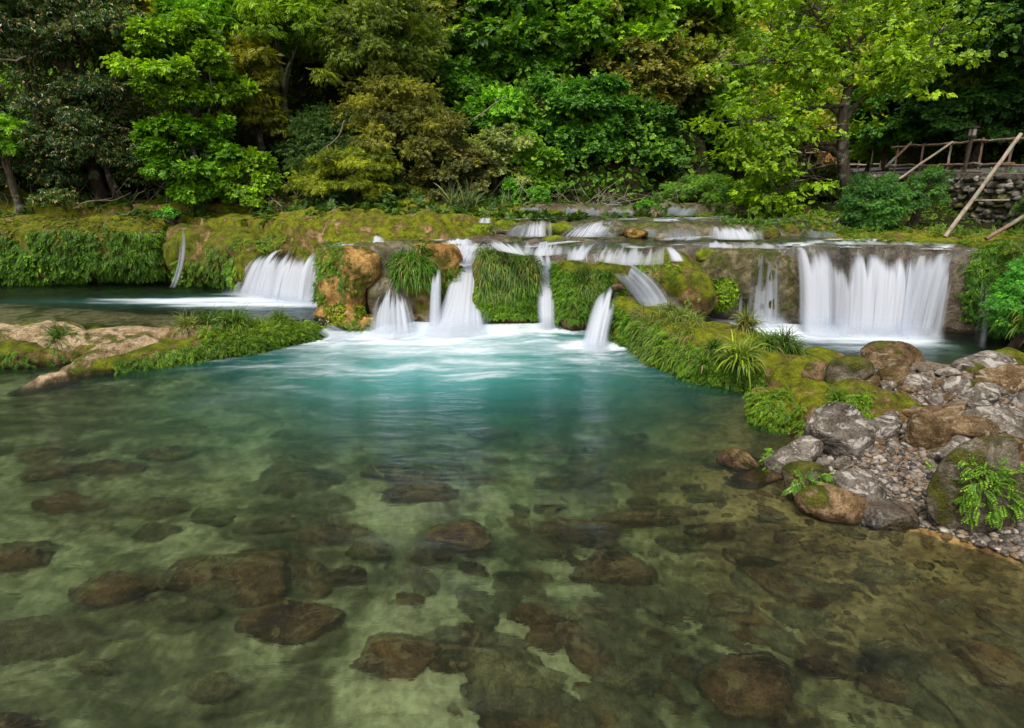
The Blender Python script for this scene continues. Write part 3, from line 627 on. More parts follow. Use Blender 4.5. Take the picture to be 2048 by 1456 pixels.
# ---------------------------------------------------------------- rock masses of the terraces
def boxes(*bs):
    def f(V):
        u, v = PJ(V); m = np.zeros(len(V), bool)
        for b in bs: m |= (u > b[0]) & (u < b[2]) & (v > b[1]) & (v < b[3])
        return m
    return f
def ferns(name, label, surf, n, cond=None, size=0.13, T=TF, col=(0.11, 0.24, 0.02), seed=0, droop=0.9, patch=0.0, ps=1.6, mat=None, var=0.45, cat=None, kind='stuff', nz=(-1.0, 0.9), vs=0.17, off=0.02, jit=0.4, front=True):
    V, N = surf[0], surf[1]; rng = np.random.RandomState(seed)
    m = (N[:, 2] < nz[1]) & (N[:, 2] > nz[0])
    if front: m &= (N[:, 1] < 0.45)
    if cond: m &= cond(V)
    pn = fbm(V * ps, 3, 0.5, seed + 50); m &= pn > patch - 0.25
    idx = np.where(m)[0]
    if len(idx) == 0: return None
    idx = idx[rng.randint(0, len(idx), n)]; P = V[idx] + N[idx] * (off + rng.uniform(0, 0.05, (n, 1)) * size * 5) + rng.normal(0, 0.012, (n, 3)); O = nrm(N[idx] + rng.normal(0, 0.3, (n, 3)))
    Vv, F, va = sprays(rng, P, O, T, size, droop, upb=0.6, jit=jit, var0=var + 0.35 * pn[idx], vs=vs)
    c = P.mean(0); o = mesh(name, Vv, F, mat or M_FERN, None, False, {'var': va}, tuple(q * 1.2 for q in col), loc=c)
    return tag(o, label, cat, None, kind)
GM = 'mossy outcrops between the falls'
# left wall of the upper pool
wl = mound('mossy_cliff', 'long mossy cliff hung with ferns behind the upper left pool', 'cliff',
    [B(-420, 434, -60, 590, 17.0, 1.3, .5), B(-120, 434, 120, 568, 16.9, 1.15, .5), B(60, 437, 250, 562, 16.7, 1.0, .55), B(200, 440, 352, 548, 16.6, .95, .6), B(150, 450, 345, 566, 17.0, .9, .6), B(270, 450, 350, 560, 16.5, .7, .7)], M_MOSSY, 0.06, 8, 0.10, 1.4, seed=2)
w2 = mound('mossy_slope', 'olive mossy slope dropping to the upper pool, left of the first wide fall', 'rock',
    [B(352, 445, 470, 575, 16.5, 1.0, .8), B(420, 450, 560, 580, 16.1, 1.1, .9), B(470, 470, 560, 590, 15.3, .8, 1.0), B(500, 462, 700, 520, 15.9, 1.0, .8, .1), B(345, 440, 420, 500, 16.6, .8, .8)], M_MOSSY, 0.06, 10, 0.10, 1.5, seed=4, group=None)
ferns('fern_cover', 'dense ferns hanging down the long left cliff', wl, 5200, boxes((-400, 500, 110, 590), (-400, 470, 40, 590), (60, 458, 350, 548)), 0.20, TF, (0.10, 0.22, 0.02), 1, nz=(-1, .6), patch=0.05)
ferns('broad_leaf_cover', 'small broad leaves along the foot of the left cliff', wl, 2600, boxes((-400, 505, 170, 575)), 0.16, TM, (0.14, 0.30, 0.02), 2, nz=(-1, .7), patch=-0.3)
ferns('moss_cover', 'short moss tufts along the rim of the left cliff', wl, 1500, boxes((-400, 430, 360, 480)), 0.08, TM, (0.16, 0.19, 0.02), 3, nz=(0, 1.1), patch=0)
ferns('fern_cover', 'ferns climbing the olive slope beside the thin left waterfall', w2, 900, boxes((350, 520, 400, 575), (415, 490, 470, 575), (400, 530, 480, 575)), 0.14, TF, (0.15, 0.30, 0.03), 4, patch=-0.1)
ferns('moss_cover', 'tiny bright plants on top of the olive slope', w2, 700, boxes((470, 455, 700, 500)), 0.10, TF, (0.15, 0.28, 0.03), 5, nz=(-1, 1.1), patch=0.15)
# ledge that dams the upper pool
p = UZ
lg = mound('mossy_ledge', 'long low mossy ledge between the upper pool and the green pool', 'ledge',
    chain([(-6.95, 9.5, -.14, .32, .26, .32), (-6.4, 9.85, -.10, .36, .28, .38), (-5.8, 10.25, -0.06, .40, .32, .42), (-5.1, 10.8, 0.0, .42, .38, .42), (-4.5, 11.3, 0, .38, .34, .38), (-4.05, 11.68, -.06, .28, .26, .32)], 5)
    + [((-7.3, 10.6, .06), (1.2, .6, .26), .6, .1), ((-8.9, 11.1, .05), (1.3, .6, .28), .6, .05), ((-5.9, 11.1, 0.02), (1.2, .5, .26), .6, .3)], M_MOSSY, 0.045, 8, 0.06, 2.0, seed=6)
mound('tan_spur', 'bare tan spur slanting from the mossy ledge into the water', 'rock', chain([(-7.6, 8.6, -.16, .09, .09, .12), (-7.3, 9.1, -.12, .18, .18, .22), (-6.9, 9.9, 0, .35, .35, .36), (-6.6, 10.3, .05, .4, .3, .32)], 4), M_TRAV, .04, 6, .05, 2.5, seed=9)
lg2 = mound('tan_slab', 'bare tan travertine slab on the rim of the upper pool at far left', 'slab',
    [((-9.6, 10.85, .14), (1.5, .55, .30), .6, .05), ((-7.5, 10.6, .14), (1.15, .55, .27), .6, .15), ((-6.0, 10.95, .12), (.9, .38, .26), .7, .35), ((-11.5, 10.5, .1), (1.6, .7, .3), .6, 0)], M_TRAV, 0.04, 8, 0.06, 2.2, seed=7)
lg3 = mound('mossy_ledge', 'fern fringed ledge end at the left edge under the tan slab', 'ledge',
    [((-9.0, 10.05, -.02), (.95, .4, .38), .7, .05), ((-10.8, 9.9, -.02), (1.2, .5, .42), .7, 0), ((-7.95, 10.2, -.05), (.35, .35, .33), .8, 0)], M_MOSSY, 0.045, 8, 0.06, 2, seed=8)
ferns('fern_cover', 'thick ferns trailing along the front of the low mossy ledge', lg, 5200, boxes((230, 640, 670, 770)), 0.115, TF, (0.12, 0.24, 0.02), 6, nz=(-1, .75), patch=-0.05)
ferns('fern_cover', 'ferns and seedlings covering the top of the far half of the ledge', lg, 2600, boxes((400, 630, 670, 720)), 0.10, TF, (0.17, 0.29, 0.02), 66, nz=(.3, 1.1), patch=-.1)
ferns('fern_cover', 'sparser ferns on the pointed near end of the low ledge', lg, 520, boxes((100, 690, 260, 800)), 0.10, TF, (0.14, 0.25, 0.03), 7, nz=(-1, .55), patch=0.12)
ferns('fern_cover', 'ferns trailing into the water at the left edge', lg3, 1500, None, 0.115, TF, (0.10, 0.22, 0.02), 8, nz=(-1, .7), patch=-.05)
# outcrops of the central wall
mA = mound('mossy_outcrop', 'leaning outcrop with a bare orange cap, right of the first wide fall', 'rock',
    [B(668, 496, 766, 575, 13.15, .55, .8), B(640, 500, 720, 560, 13.3, .5, .9), B(636, 540, 735, 640, 12.95, .6, .9), B(632, 600, 735, 668, 12.65, .55, .9), B(690, 630, 760, 672, 12.5, .4, .9), B(625, 615, 690, 655, 12.6, .4, 1)], M_ORANGE, 0.04, 7, 0.08, 2.0, group=GM, seed=10)
ferns('fern_cover', 'ferns down the left edge of the orange capped outcrop', mA, 900, boxes((630, 495, 690, 600), (690, 640, 740, 672)), 0.11, TF, (0.13, 0.26, 0.02), 9, nz=(-1, 1), patch=-.05)
ferns('moss_cover', 'bright moss tufts at the foot of the orange capped outcrop', mA, 700, boxes((705, 580, 760, 640), (640, 600, 690, 650)), 0.06, TM, (0.20, 0.27, 0.01), 10, nz=(-1, 1), patch=0)
mB = mound('wet_rock', 'smooth dark wet rock chute beside the orange capped outcrop', 'rock', [B(722, 486, 800, 570, 13.6, .5, .9), B(735, 545, 835, 668, 13.2, .5, .8), B(690, 484, 860, 520, 14.0, .6, .8)], M_WETM, 0.045, 8, 0.06, 2, seed=11)
mC = mound('mossy_outcrop', 'pillar under the round ball of grass', 'rock', [B(785, 512, 872, 600, 13.3, .5, .8), B(808, 570, 885, 668, 13.35, .45, .7)], M_MOSSY, 0.04, 7, 0.07, 2.2, group=GM, seed=12)
mC2 = mound('mossy_outcrop', 'orange brown mossy boulder between the grass ball and the main chute', 'rock', [B(832, 489, 922, 575, 13.7, .5, .8), B(790, 485, 880, 530, 14.1, .6, .8), B(880, 530, 915, 600, 13.8, .35, .9)], M_ORANGE, 0.04, 7, 0.08, 2.4, group=GM, seed=13)
ferns('fern_cover', 'ferns on the right side of the boulder by the main chute', mC2, 420, boxes((870, 530, 930, 590), (780, 488, 830, 520)), 0.11, TF, (0.17, 0.32, 0.02), 11, nz=(-1, 1), patch=-.2)
mD = mound('mossy_outcrop', 'square block draped with long grass, right of the main chute', 'rock', [B(948, 508, 1035, 645, 13.45, .6, .55), B(1010, 520, 1082, 648, 13.4, .6, .55), B(945, 570, 1084, 652, 13.3, .55, .5)], M_MOSSY, 0.045, 7, 0.07, 2, group=GM, seed=14)
ferns('fern_cover', 'bright ferns under the grass of the square block', mD, 1900, boxes((956, 570, 1072, 632)), 0.11, TF, (0.15, 0.30, 0.02), 12, nz=(-1, .8), patch=-.3)
mE = mound('mossy_outcrop', 'broad fern covered outcrop between the narrow fall and the streaming dome', 'rock', [B(1104, 522, 1215, 655, 13.1, .65, .6), B(1170, 520, 1262, 640, 12.9, .6, .7), B(1120, 560, 1210, 670, 12.7, .55, .6)], M_MOSSY, 0.045, 7, 0.08, 2, group=GM, seed=15)
ferns('fern_cover', 'dark ferns over the broad outcrop', mE, 2600, boxes((1100, 530, 1225, 640)), 0.12, TF, (0.13, 0.27, 0.02), 13, nz=(-1, .75), patch=-.3)
mE2 = mound('moss_peak', 'small bright green moss cone beside the narrow fall', 'rock', [B(1082, 500, 1132, 560, 13.9, .4, 1.0)], M_BRIGHT, 0.035, 6, 0.05, 3, seed=16)
mF = mound('wet_rock', 'brown streaming dome dividing two thin falls', 'rock', [B(1195, 575, 1335, 700, 12.35, .6, .85), B(1225, 562, 1330, 640, 12.7, .6, .85), B(1180, 620, 1230, 690, 12.4, .4, .9)], M_WETM, 0.04, 7, 0.07, 2, seed=17)
mG = mound('mossy_outcrop', 'big hunched olive mossy boulder left of the wet dome', 'rock', [B(1255, 508, 1400, 630, 13.2, .75, .85), B(1330, 545, 1428, 645, 12.8, .6, .85), B(1290, 530, 1420, 640, 12.9, .6, .9)], M_MOSSY, 0.045, 8, 0.08, 1.8, group=GM, seed=18)
ferns('fern_cover', 'scattered small ferns on the hunched mossy boulder', mG, 420, boxes((1255, 520, 1360, 620), (1350, 590, 1400, 640)), 0.10, TF, (0.15, 0.30, 0.02), 14, nz=(-1, 1), patch=.12)
mG2 = mound('mossy_outcrop', 'round green mossy knob over the dark hollow', 'rock', [B(1412, 548, 1472, 612, 13.0, .42, 1.0)], M_BRIGHT, 0.04, 5, 0.06, 2.5, group=GM, seed=19)
ferns('fern_cover', 'tiny leaves on the round mossy knob', mG2, 320, None, 0.07, TM, (0.17, 0.32, 0.01), 15, nz=(-1, 1), patch=.0)
mH = mound('wet_rock', 'great grey brown wet dome left of the wide right fall', 'rock', [B(1372, 488, 1560, 600, 13.7, .9, .9), B(1440, 488, 1592, 600, 13.55, .85, .75), B(1470, 520, 1596, 655, 13.45, .75, .65)], M_SPECK, 0.05, 10, 0.10, 1.8, seed=20)
mH2 = mound('moss_cushion', 'bright moss running over the top of the wet dome', 'rock', [B(1355, 478, 1470, 505, 14.3, .6, .9), B(1380, 492, 1440, 530, 13.6, .45, 1)], M_BRIGHT, 0.04, 6, 0.05, 2.5, seed=21)
mI = mound('wet_rock', 'rounded brown lip behind the wide right fall', 'rock', [B(1575, 488, 1920, 570, 13.35, .6, .6), B(1590, 520, 1900, 700, 13.5, .5, .5), B(1640, 486, 1740, 530, 13.1, .45, .9), B(1780, 486, 1870, 535, 13.05, .45, .9)], M_SPECK, 0.05, 8, 0.06, 1.8, seed=22)
mJ = mound('mossy_cliff', 'steep mossy cliff dripping with ferns at the right edge', 'cliff', [B(1905, 484, 2010, 640, 12.5, .6, .6), B(1960, 482, 2150, 690, 12.1, .9, .6), B(2080, 480, 2500, 700, 11.6, 1.2, .6), B(1890, 500, 1990, 560, 12.6, .5, .8), B(1896, 486, 1960, 690, 12.6, .45, .7), B(1890, 560, 2100, 720, 13.1, .6, .5)], M_MOSSY, 0.05, 8, 0.08, 1.8, seed=23)
ferns('fern_cover', 'deep ferns hanging from the right hand cliff', mJ, 4200, boxes((1885, 485, 2300, 665)), 0.14, TF, (0.10, 0.23, 0.02), 16, nz=(-1, .9), patch=-.2)
# rock between the central pool and the right pool
mK = mound('mossy_bank', 'overgrown travertine bank curving between the central and right pools', 'bank',
    chain([(2.25, 11.75, .15, .35, .4, .60), (2.6, 11.1, .1, .48, .5, .64), (2.98, 10.2, .06, .58, .6, .66), (3.45, 9.45, .04, .68, .6, .60), (4.0, 9.1, 0, .72, .6, .56), (4.7, 9.3, -.05, .7, .6, .44), (5.2, 9.55, -.1, .5, .5, .38)], 5)
    + [((3.7, 10.6, -.05), (.9, .9, .55), .7, 0), ((4.35, 8.6, 0), (.6, .5, .5), .8, 0)], M_OCHM, 0.05, 9, 0.11, 1.9, seed=24)
ferns('fern_cover', 'lush ferns spilling from the curved bank into the central pool', mK, 7000, boxes((1215, 590, 1480, 830), (1400, 700, 1530, 830)), 0.12, TF, (0.15, 0.30, 0.02), 17, nz=(-1, .72), patch=-.25)
ferns('broad_leaf_cover', 'small rounded leaves low on the curved bank', mK, 1600, boxes((1240, 690, 1530, 830)), 0.085, TM, (0.11, 0.24, 0.02), 18, nz=(-1, .5), patch=-.1)
mL = mound('mossy_outcrop', 'ochre and green mossy rock reaching down to the clear shallows', 'rock', [B(1503, 775, 1620, 880, 7.55, .45, .8), B(1540, 768, 1690, 880, 7.5, .45, .85), B(1580, 790, 1670, 930, 7.1, .35, .8)], M_OCHM, 0.035, 6, 0.06, 2.5, seed=25)
mL2 = mound('mossy_outcrop', 'low mossy hump behind the big grey and white boulder', 'rock', [B(1640, 772, 1790, 880, 7.05, .5, .85), B(1740, 785, 1830, 865, 7.0, .4, .8)], M_OCHM, 0.035, 6, 0.06, 2.5, seed=26)
ferns('fern_cover', 'ferns on the left shoulder of the ochre mossy rock', mL, 800, boxes((1500, 785, 1580, 870)), 0.085, TF, (0.17, 0.31, 0.02), 19, nz=(-1, 1), patch=-.1)
ferns('fern_cover', 'ferns in the dip behind the grey and white boulder', mL2, 650, boxes((1625, 790, 1740, 850)), 0.08, TF, (0.17, 0.31, 0.02), 20, nz=(-1, 1), patch=-.1)
ferns('fern_cover', 'fine ferns on the near face of the ochre mossy rock', mL, 500, boxes((1590, 810, 1680, 900)), 0.07, TF, (0.16, 0.30, 0.02), 21, nz=(-1, .8), patch=0)
# domes and boulders on the upper terraces: (box, Y, material, label)
GU = 'rocks rising from the upper terraces'
for k, (b, ry, mt, lb) in enumerate([
    ((1035, 482, 1085, 515, 14.2), .4, M_WET, 'small dark wet dome above the grass draped block'),
    ((1075, 480, 1160, 540, 14.2), .5, M_WETM, 'brown wet hump right of the upper chute'),
    ((1150, 478, 1172, 505, 14.0), .2, M_BROWN, 'little dark brown boulder splitting the water'),
    ((1185, 482, 1330, 530, 14.0), .6, M_WETM, 'wide flat brown dome washed by thin water'),
    ((940, 470, 1030, 492, 14.5), .35, M_WET, 'low dark rock step at the head of the main chute'),
    ((1340, 476, 1400, 500, 14.4), .4, M_WETM, 'brown hump with water on both sides'),
    ((745, 480, 870, 500, 14.6), .5, M_MOSSY, 'mossy rim at the left head of the chute'),
    ((975, 448, 1075, 466, 15.2), .35, M_WETM, 'brown hump with white water on its right'),
    ((1090, 447, 1150, 473, 14.9), .3, M_BRIGHT, 'bright green mossy step in the middle cascades'),
    ((1180, 448, 1290, 474, 15.0), .4, M_WETM, 'wide brown step below the middle terrace'),
    ((1270, 445, 1530, 476, 14.9), .55, M_WET, 'long dark wet ledge of the middle cascade'),
    ((1248, 455, 1300, 476, 14.5), .25, M_ORANGE, 'ochre lump at the foot of the middle ledge'),
    ((1310, 468, 1385, 478, 14.3), .25, M_TRAV, 'flat pale tan rock in the stream'),
    ((1520, 456, 1558, 478, 14.1), .25, M_MOSSY, 'squared yellow green mossy block in the stream'),
    ((1555, 450, 1600, 476, 14.4), .3, M_MOSSY, 'dark mossy knob beside the squared block'),
    ((1590, 452, 1700, 476, 14.6), .4, M_WET, 'low dark ledge under the leaning pole'),
    ((1050, 413, 1280, 432, 17.1), .5, M_WET, 'brown ledge of the topmost cascade'),
    ((1270, 414, 1330, 432, 17.0), .4, M_WETM, 'brown boulder at the right end of the topmost ledge'),
    ((1090, 418, 1130, 438, 16.4), .3, M_MOSSY, 'dark mossy boulder left of the topmost cascade'),
    ((1145, 427, 1180, 436, 16.3), .2, M_BROWN, 'flat brown stone under the topmost cascade'),
    ((1300, 421, 1325, 435, 16.3), .2, M_BROWN, 'brown stone beside the far right slide'),
    ((985, 442, 1040, 470, 15.3), .35, M_BRIGHT, 'yellow green mossy boulder left of the middle cascades'),
    ((930, 445, 1010, 472, 15.4), .4, M_BRIGHT, 'broad bright moss cushion by the shallow water'),
    ((830, 430, 960, 470, 15.9), .6, M_BRIGHT, 'long bright moss mound on the left terrace'),
    ((750, 432, 860, 474, 16.2), .6, M_MOSSY, 'olive moss mound behind the fern tufts'),
    ((940, 424, 1090, 447, 16.6), .5, M_BRIGHT, 'mossy shelf below the spiky grasses'),
    ((640, 452, 790, 488, 15.9), .6, M_MOSSY, 'mossy hump at the left head of the terraces'),
    ((1480, 432, 1600, 452, 16.6), .6, M_BRIGHT, 'low moss bank under the bright tree'),
    ((1370, 428, 1500, 446, 16.8), .5, M_BRIGHT, 'moss strip right of the far slide'),
    ((1600, 430, 1700, 456, 16.2), .5, M_MOSSY, 'mossy bank foot beneath the walnut tree')]):
    sf = mound('terrace_rock', lb, 'rock', [B(b[0], b[1], b[2], b[3] + 6, b[4], ry, .8)], mt, 0.04, 5, 0.07, 2.6, group=GU, seed=30 + k)
    if mt in (M_BRIGHT, M_MOSSY) and b[2] - b[0] > 60:
        ferns('moss_cover', 'short leafy tufts on the ' + lb, sf, 260, None, 0.09, TM if k % 2 else TF, (0.16, 0.27, 0.02), 60 + k, nz=(-.3, 1.1), patch=.1)
# upright stump like stone
V, F = stone(77, (0.30, 0.2, 0.26), 4, 8); o = mesh('stone_block', rotx(V, .2), F, M_GREYM); o.location = tuple(UY(703, 442, 16.3)); tag(o, 'pale tilted stone block standing on the left terrace', 'rock')
V, F = stone(78, (0.16, 0.14, 0.12), 4, 8); o = mesh('stone', V, F, M_OCHR); o.location = tuple(UY(1237, 573, 12.05)); tag(o, 'squared tan stone perched on the streaming dome', 'rock')

# ---------------------------------------------------------------- the falls
def U3(pts): return [UY(*q) for q in pts]
fall('wide arching double fall into the upper left pool', U3([(524, 512, 14.6), (555, 500, 14.5), (600, 499, 14.4), (660, 512, 14.1)]), [UZ(464, 588, .28), UZ(520, 596, .28), UZ(585, 606, .28), UZ(652, 612, .28)], 1, 3, .42, .12, 15)
fall('thin bending thread of water on the mossy left cliff', U3([(354, 446, 15.0), (363, 446, 15.0)]), U3([(340, 574, 15.0), (353, 575, 15.0)]), 2, 2, .3, .06, 40, nt=40, edge=.2, mid=U3([(372, 505, 15.0), (381, 505, 15.0)]))
fall('veil of water spreading over a low dome', U3([(762, 590, 12.75), (785, 572, 12.8), (806, 590, 12.8)]), [UZ(732, 666, 0), UZ(790, 672, 0), UZ(838, 664, 0)], 3, 3, .16, .12, 22, edge=.2)
fall('slim curtain right of the round ball of grass', U3([(868, 538, 12.95), (884, 530, 13.0)]), [UZ(856, 664, 0), UZ(884, 662, 0)], 4, 3, .35, .05, 18, edge=.2)
fall('main white chute pouring between two outcrops', U3([(898, 498, 13.9), (930, 495, 14.0), (968, 496, 14.0)]), [UZ(846, 668, 0), UZ(905, 670, 0), UZ(976, 664, 0)], 5, 4, .85, .03, 9, mid=U3([(912, 580, 13.4), (930, 582, 13.4), (950, 575, 13.5)]), edge=.12)
fall('white stream sliding into the head of the main chute', U3([(880, 479, 14.4), (950, 478, 14.5), (1040, 482, 14.4)]), U3([(900, 520, 13.75), (930, 530, 13.7), (958, 525, 13.75)]), 6, 3, .40, .06, 12)
fall('narrow column of water in the cleft beside the fern outcrop', U3([(1066, 502, 13.7), (1084, 500, 13.7), (1102, 504, 13.6)]), [UZ(1074, 658, 0), UZ(1094, 660, 0), UZ(1114, 658, 0)], 7, 3, .6, .04, 16, edge=.2, mid=U3([(1068, 545, 12.9), (1092, 545, 12.9), (1116, 548, 12.9)]))
fall('curved fall leaving the left of the streaming dome', U3([(1206, 582, 12.3), (1224, 572, 12.3), (1246, 574, 12.25)]), [UZ(1162, 696, 0), UZ(1190, 700, 0), UZ(1216, 696, 0)], 9, 4, .85, .03, 12, edge=.2)
fall('stream curling over the dome and breaking into threads on its right', U3([(1188, 514, 13.4), (1245, 518, 13.4)]), U3([(1282, 616, 11.7), (1356, 630, 11.9)]), 10, 3, .18, .05, 18, edge=.3, mid=U3([(1240, 556, 11.95), (1330, 545, 12.2)]))
fall('lacy threads down the face of the great wet dome', U3([(1508, 512, 12.68), (1530, 506, 12.68), (1556, 514, 12.68)]), [UZ(1490, 648, 0), UZ(1530, 650, 0), UZ(1566, 650, 0)], 12, 2, -.02, .15, 26, edge=.25)
fall('faint trickle in the dark hollow', U3([(1466, 580, 12.7), (1482, 575, 12.7)]), [UZ(1462, 645, 0), UZ(1482, 646, 0)], 13, 1, -.05, .1, 26, edge=.3)
GW = 'curtains of the wide right fall'
fall('left dense column of the wide right fall', U3([(1588, 498, 12.75), (1615, 492, 12.7), (1655, 498, 12.65)]), [UZ(1598, 664, 0), UZ(1630, 667, 0), UZ(1668, 669, 0)], 14, 3, .7, .05, 11, group=GW, edge=.14)
fall('broad middle curtain of the wide right fall', U3([(1640, 502, 12.65), (1720, 506, 12.6), (1790, 512, 12.6), (1830, 506, 12.55)]), [UZ(1650, 667, 0), UZ(1730, 671, 0), UZ(1810, 673, 0)], 15, 3, .26, .10, 12, group=GW, edge=.05)
fall('right slanting sheet of the wide right fall', U3([(1826, 504, 12.55), (1870, 500, 12.5), (1918, 496, 12.35)]), [UZ(1788, 672, 0), UZ(1825, 674, 0), UZ(1868, 674, 0)], 16, 3, .36, .06, 11, group=GW, edge=.12)
fall('outermost thin strand at the right of the wide fall', U3([(1890, 520, 12.3), (1905, 518, 12.3)]), [UZ(1850, 672, 0), UZ(1885, 675, 0)], 17, 1, .0, .1, 24, group=GW, edge=.3)
fall('drip threads on the right hand fern cliff', U3([(1955, 545, 11.45), (1975, 545, 11.45)]), [UZ(1938, 690, 0), UZ(1966, 695, 0)], 18, 1, -.22, .05, 30, edge=.2)
fall('little spill at the tip of the mossy ledge', [UZ(612, 652, .31), UZ(665, 650, .31)], [UZ(660, 684, .0), UZ(712, 672, .0)], 19, 2, .25, .1, 16, edge=.2, proj=.8)
GC = 'small cascades of the upper terraces'
def casc(lb, t, zt, b, zb, seed, den=.15, fq=20, lay=2): fall(lb, [UZ(u, v, zt) for u, v in t], [UZ(u, v, zb) for u, v in b], seed, lay, den, .2, fq, .7, GC, 'cascade', nt=18, edge=.2, fuzz=.3, cat='small waterfall')
casc('white slide left of the bright green mossy step', [(1040, 447), (1075, 440), (1105, 440)], 2.05, [(1000, 472), (1050, 473), (1105, 473)], 1.70, 31, .35)
casc('broad white slide right of the bright green mossy step', [(1160, 446), (1195, 440), (1250, 438)], 2.05, [(1110, 473), (1150, 474), (1215, 474)], 1.70, 32, .4)
casc('short fringe on the wide brown step', [(1180, 462), (1235, 462)], 1.88, [(1175, 474), (1240, 475)], 1.70, 33, .15)
casc('row of white threads on the long dark ledge', [(1282, 456), (1340, 454), (1400, 455)], 1.98, [(1280, 474), (1340, 476), (1402, 477)], 1.72, 34, .05, 26)
casc('denser white curtain at the right of the long ledge', [(1416, 454), (1460, 451), (1524, 453)], 2.0, [(1412, 477), (1460, 479), (1530, 479)], 1.74, 35, .2)
casc('low cascade behind the leaning pole', [(1600, 458), (1670, 460)], 1.95, [(1594, 474), (1676, 476)], 1.76, 36, .1)
casc('leftmost curtain of the topmost ledge', [(1132, 414), (1152, 414)], 2.32, [(1131, 431), (1152, 431)], 2.06, 37, .2, 24)
casc('middle curtain of the topmost ledge', [(1162, 414), (1202, 415)], 2.32, [(1160, 431), (1204, 431)], 2.06, 38, .2, 24)
casc('right curtain of the topmost ledge', [(1214, 416), (1272, 417)], 2.30, [(1212, 431), (1274, 431)], 2.06, 39, .15, 24)
casc('faint row of drips at the far left of the topmost ledge', [(1030, 413), (1090, 414)], 2.32, [(1030, 420), (1090, 421)], 2.22, 40, .1, 24)
casc('far white slide emerging under the bushes', [(1340, 410), (1405, 411)], 2.36, [(1318, 431), (1385, 432)], 2.07, 41, .5, 14)
casc('tiny spout between the moss mounds', [(960, 434), (982, 434)], 2.14, [(956, 446), (984, 446)], 2.02, 42, .3)
casc('small spill by the mossy hump', [(746, 470), (768, 470)], 1.78, [(742, 486), (770, 487)], 1.62, 43, .3)
casc('low fringe above the main chute', [(884, 477), (945, 476)], 1.76, [(880, 487), (948, 488)], 1.66, 44, .25)
casc('white water round the little dark boulder', [(1135, 488), (1195, 486)], 1.72, [(1132, 520), (1172, 520)], 1.50, 45, .3, 14)
casc('narrow slide left of the moss streaked dome', [(1328, 492), (1350, 490)], 1.74, [(1340, 522), (1372, 522)], 1.50, 46, .35, 16)
casc('white fan over the rocks behind the square block', [(960, 480), (1030, 481)], 1.74, [(990, 500), (1060, 512)], 1.58, 47, .2, 14)
casc('thin veil sliding over the dark rocks right of the square block', [(1046, 484), (1085, 482), (1140, 484)], 1.70, [(1040, 506), (1080, 512), (1135, 508)], 1.52, 48, .05, 18, 2)
casc('wide thin veil across the flat brown dome', [(1196, 486), (1260, 483), (1330, 486)], 1.72, [(1180, 520), (1250, 530), (1325, 528)], 1.50, 49, -.02, 18, 2)
casc('milky riffle above the great wet dome', [(1400, 482), (1500, 480), (1580, 482)], 1.78, [(1395, 494), (1490, 496), (1585, 498)], 1.70, 50, .0, 14, 2)
casc('low white riffle upstream of the wide right fall', [(1640, 480), (1740, 479), (1860, 481)], 1.80, [(1650, 488), (1740, 489), (1860, 490)], 1.76, 51, -.05, 14, 2)
for k, (b, mt, lb) in enumerate([((1105, 488, 1150, 520, 14.0), M_BRIGHT, 'bright moss cushion above the fern outcrop'), ((1330, 500, 1380, 530, 13.7), M_BRIGHT, 'moss cushion between two threads of water'), ((1085, 470, 1130, 484, 14.4), M_BRIGHT, 'tiny green moss islet in the stream'), ((1455, 478, 1500, 492, 14.2), M_MOSSY, 'low mossy hump on the crest of the great dome'), ((1000, 474, 1050, 486, 14.5), M_WETM, 'wet brown hump splitting the stream above the grass block'), ((1225, 476, 1300, 490, 14.4), M_WETM, 'smooth brown hump upstream of the flat dome'), ((1160, 510, 1200, 532, 13.4), M_OCHM, 'ochre and moss lump at the head of the fern outcrop')]):
    mound('terrace_rock', lb, 'rock', [B(b[0], b[1], b[2], b[3] + 6, b[4], .3, .9)], mt, 0.035, 5, 0.06, 3.0, group=GU, seed=90 + k)
# ---------------------------------------------------------------- boulders on the right bank
def gz(x, y): return float(H(np.array([x]), np.array([y]))[0])
def boulder(box, zg, mat, label, seed, name='boulder', ryf=0.8, k=5, facets=9, tilt=0.0, yaw=None, group='boulders on the right bank', soft=0.05, sink=0.12, amp=0.07):
    ul, vt, ur, vb = box; rng = np.random.RandomState(seed)
    b = UZ((ul + ur) / 2, vb, zg); Yc = b[1] + 0.25 * (ur - ul) / FPX * b[1] * ryf
    for _ in range(3):
        c, r, _, _ = B(ul, vt, ur, vb, Yc, 1, 1); ry = r[0] * ryf; Yc = b[1] + ry * 0.75
    # the box seen from above includes part of the depth
    dip = math.atan2(CAMH - c[2], Yc); rz = max(0.6 * r[2], (r[2] * 1.2 - ry * 0.45 * math.sin(dip)) / math.cos(dip)); r = [q * 1.08 for q in r]
    V, F = stone(seed, (1, 1, 1), k, facets, soft, amp)
    V = rotz(V, rng.uniform(0, 6.28)); V = V / np.abs(V).max(0); V = V * np.array([r[0], ry, rz * (1 + sink)])
    V = roty(V, tilt)
    c = np.array(c); c[2] -= rz * sink * 0.5
    o = mesh(name, V, F, mat); o.location = tuple(c); tag(o, label, 'rock', group); return V + c, F
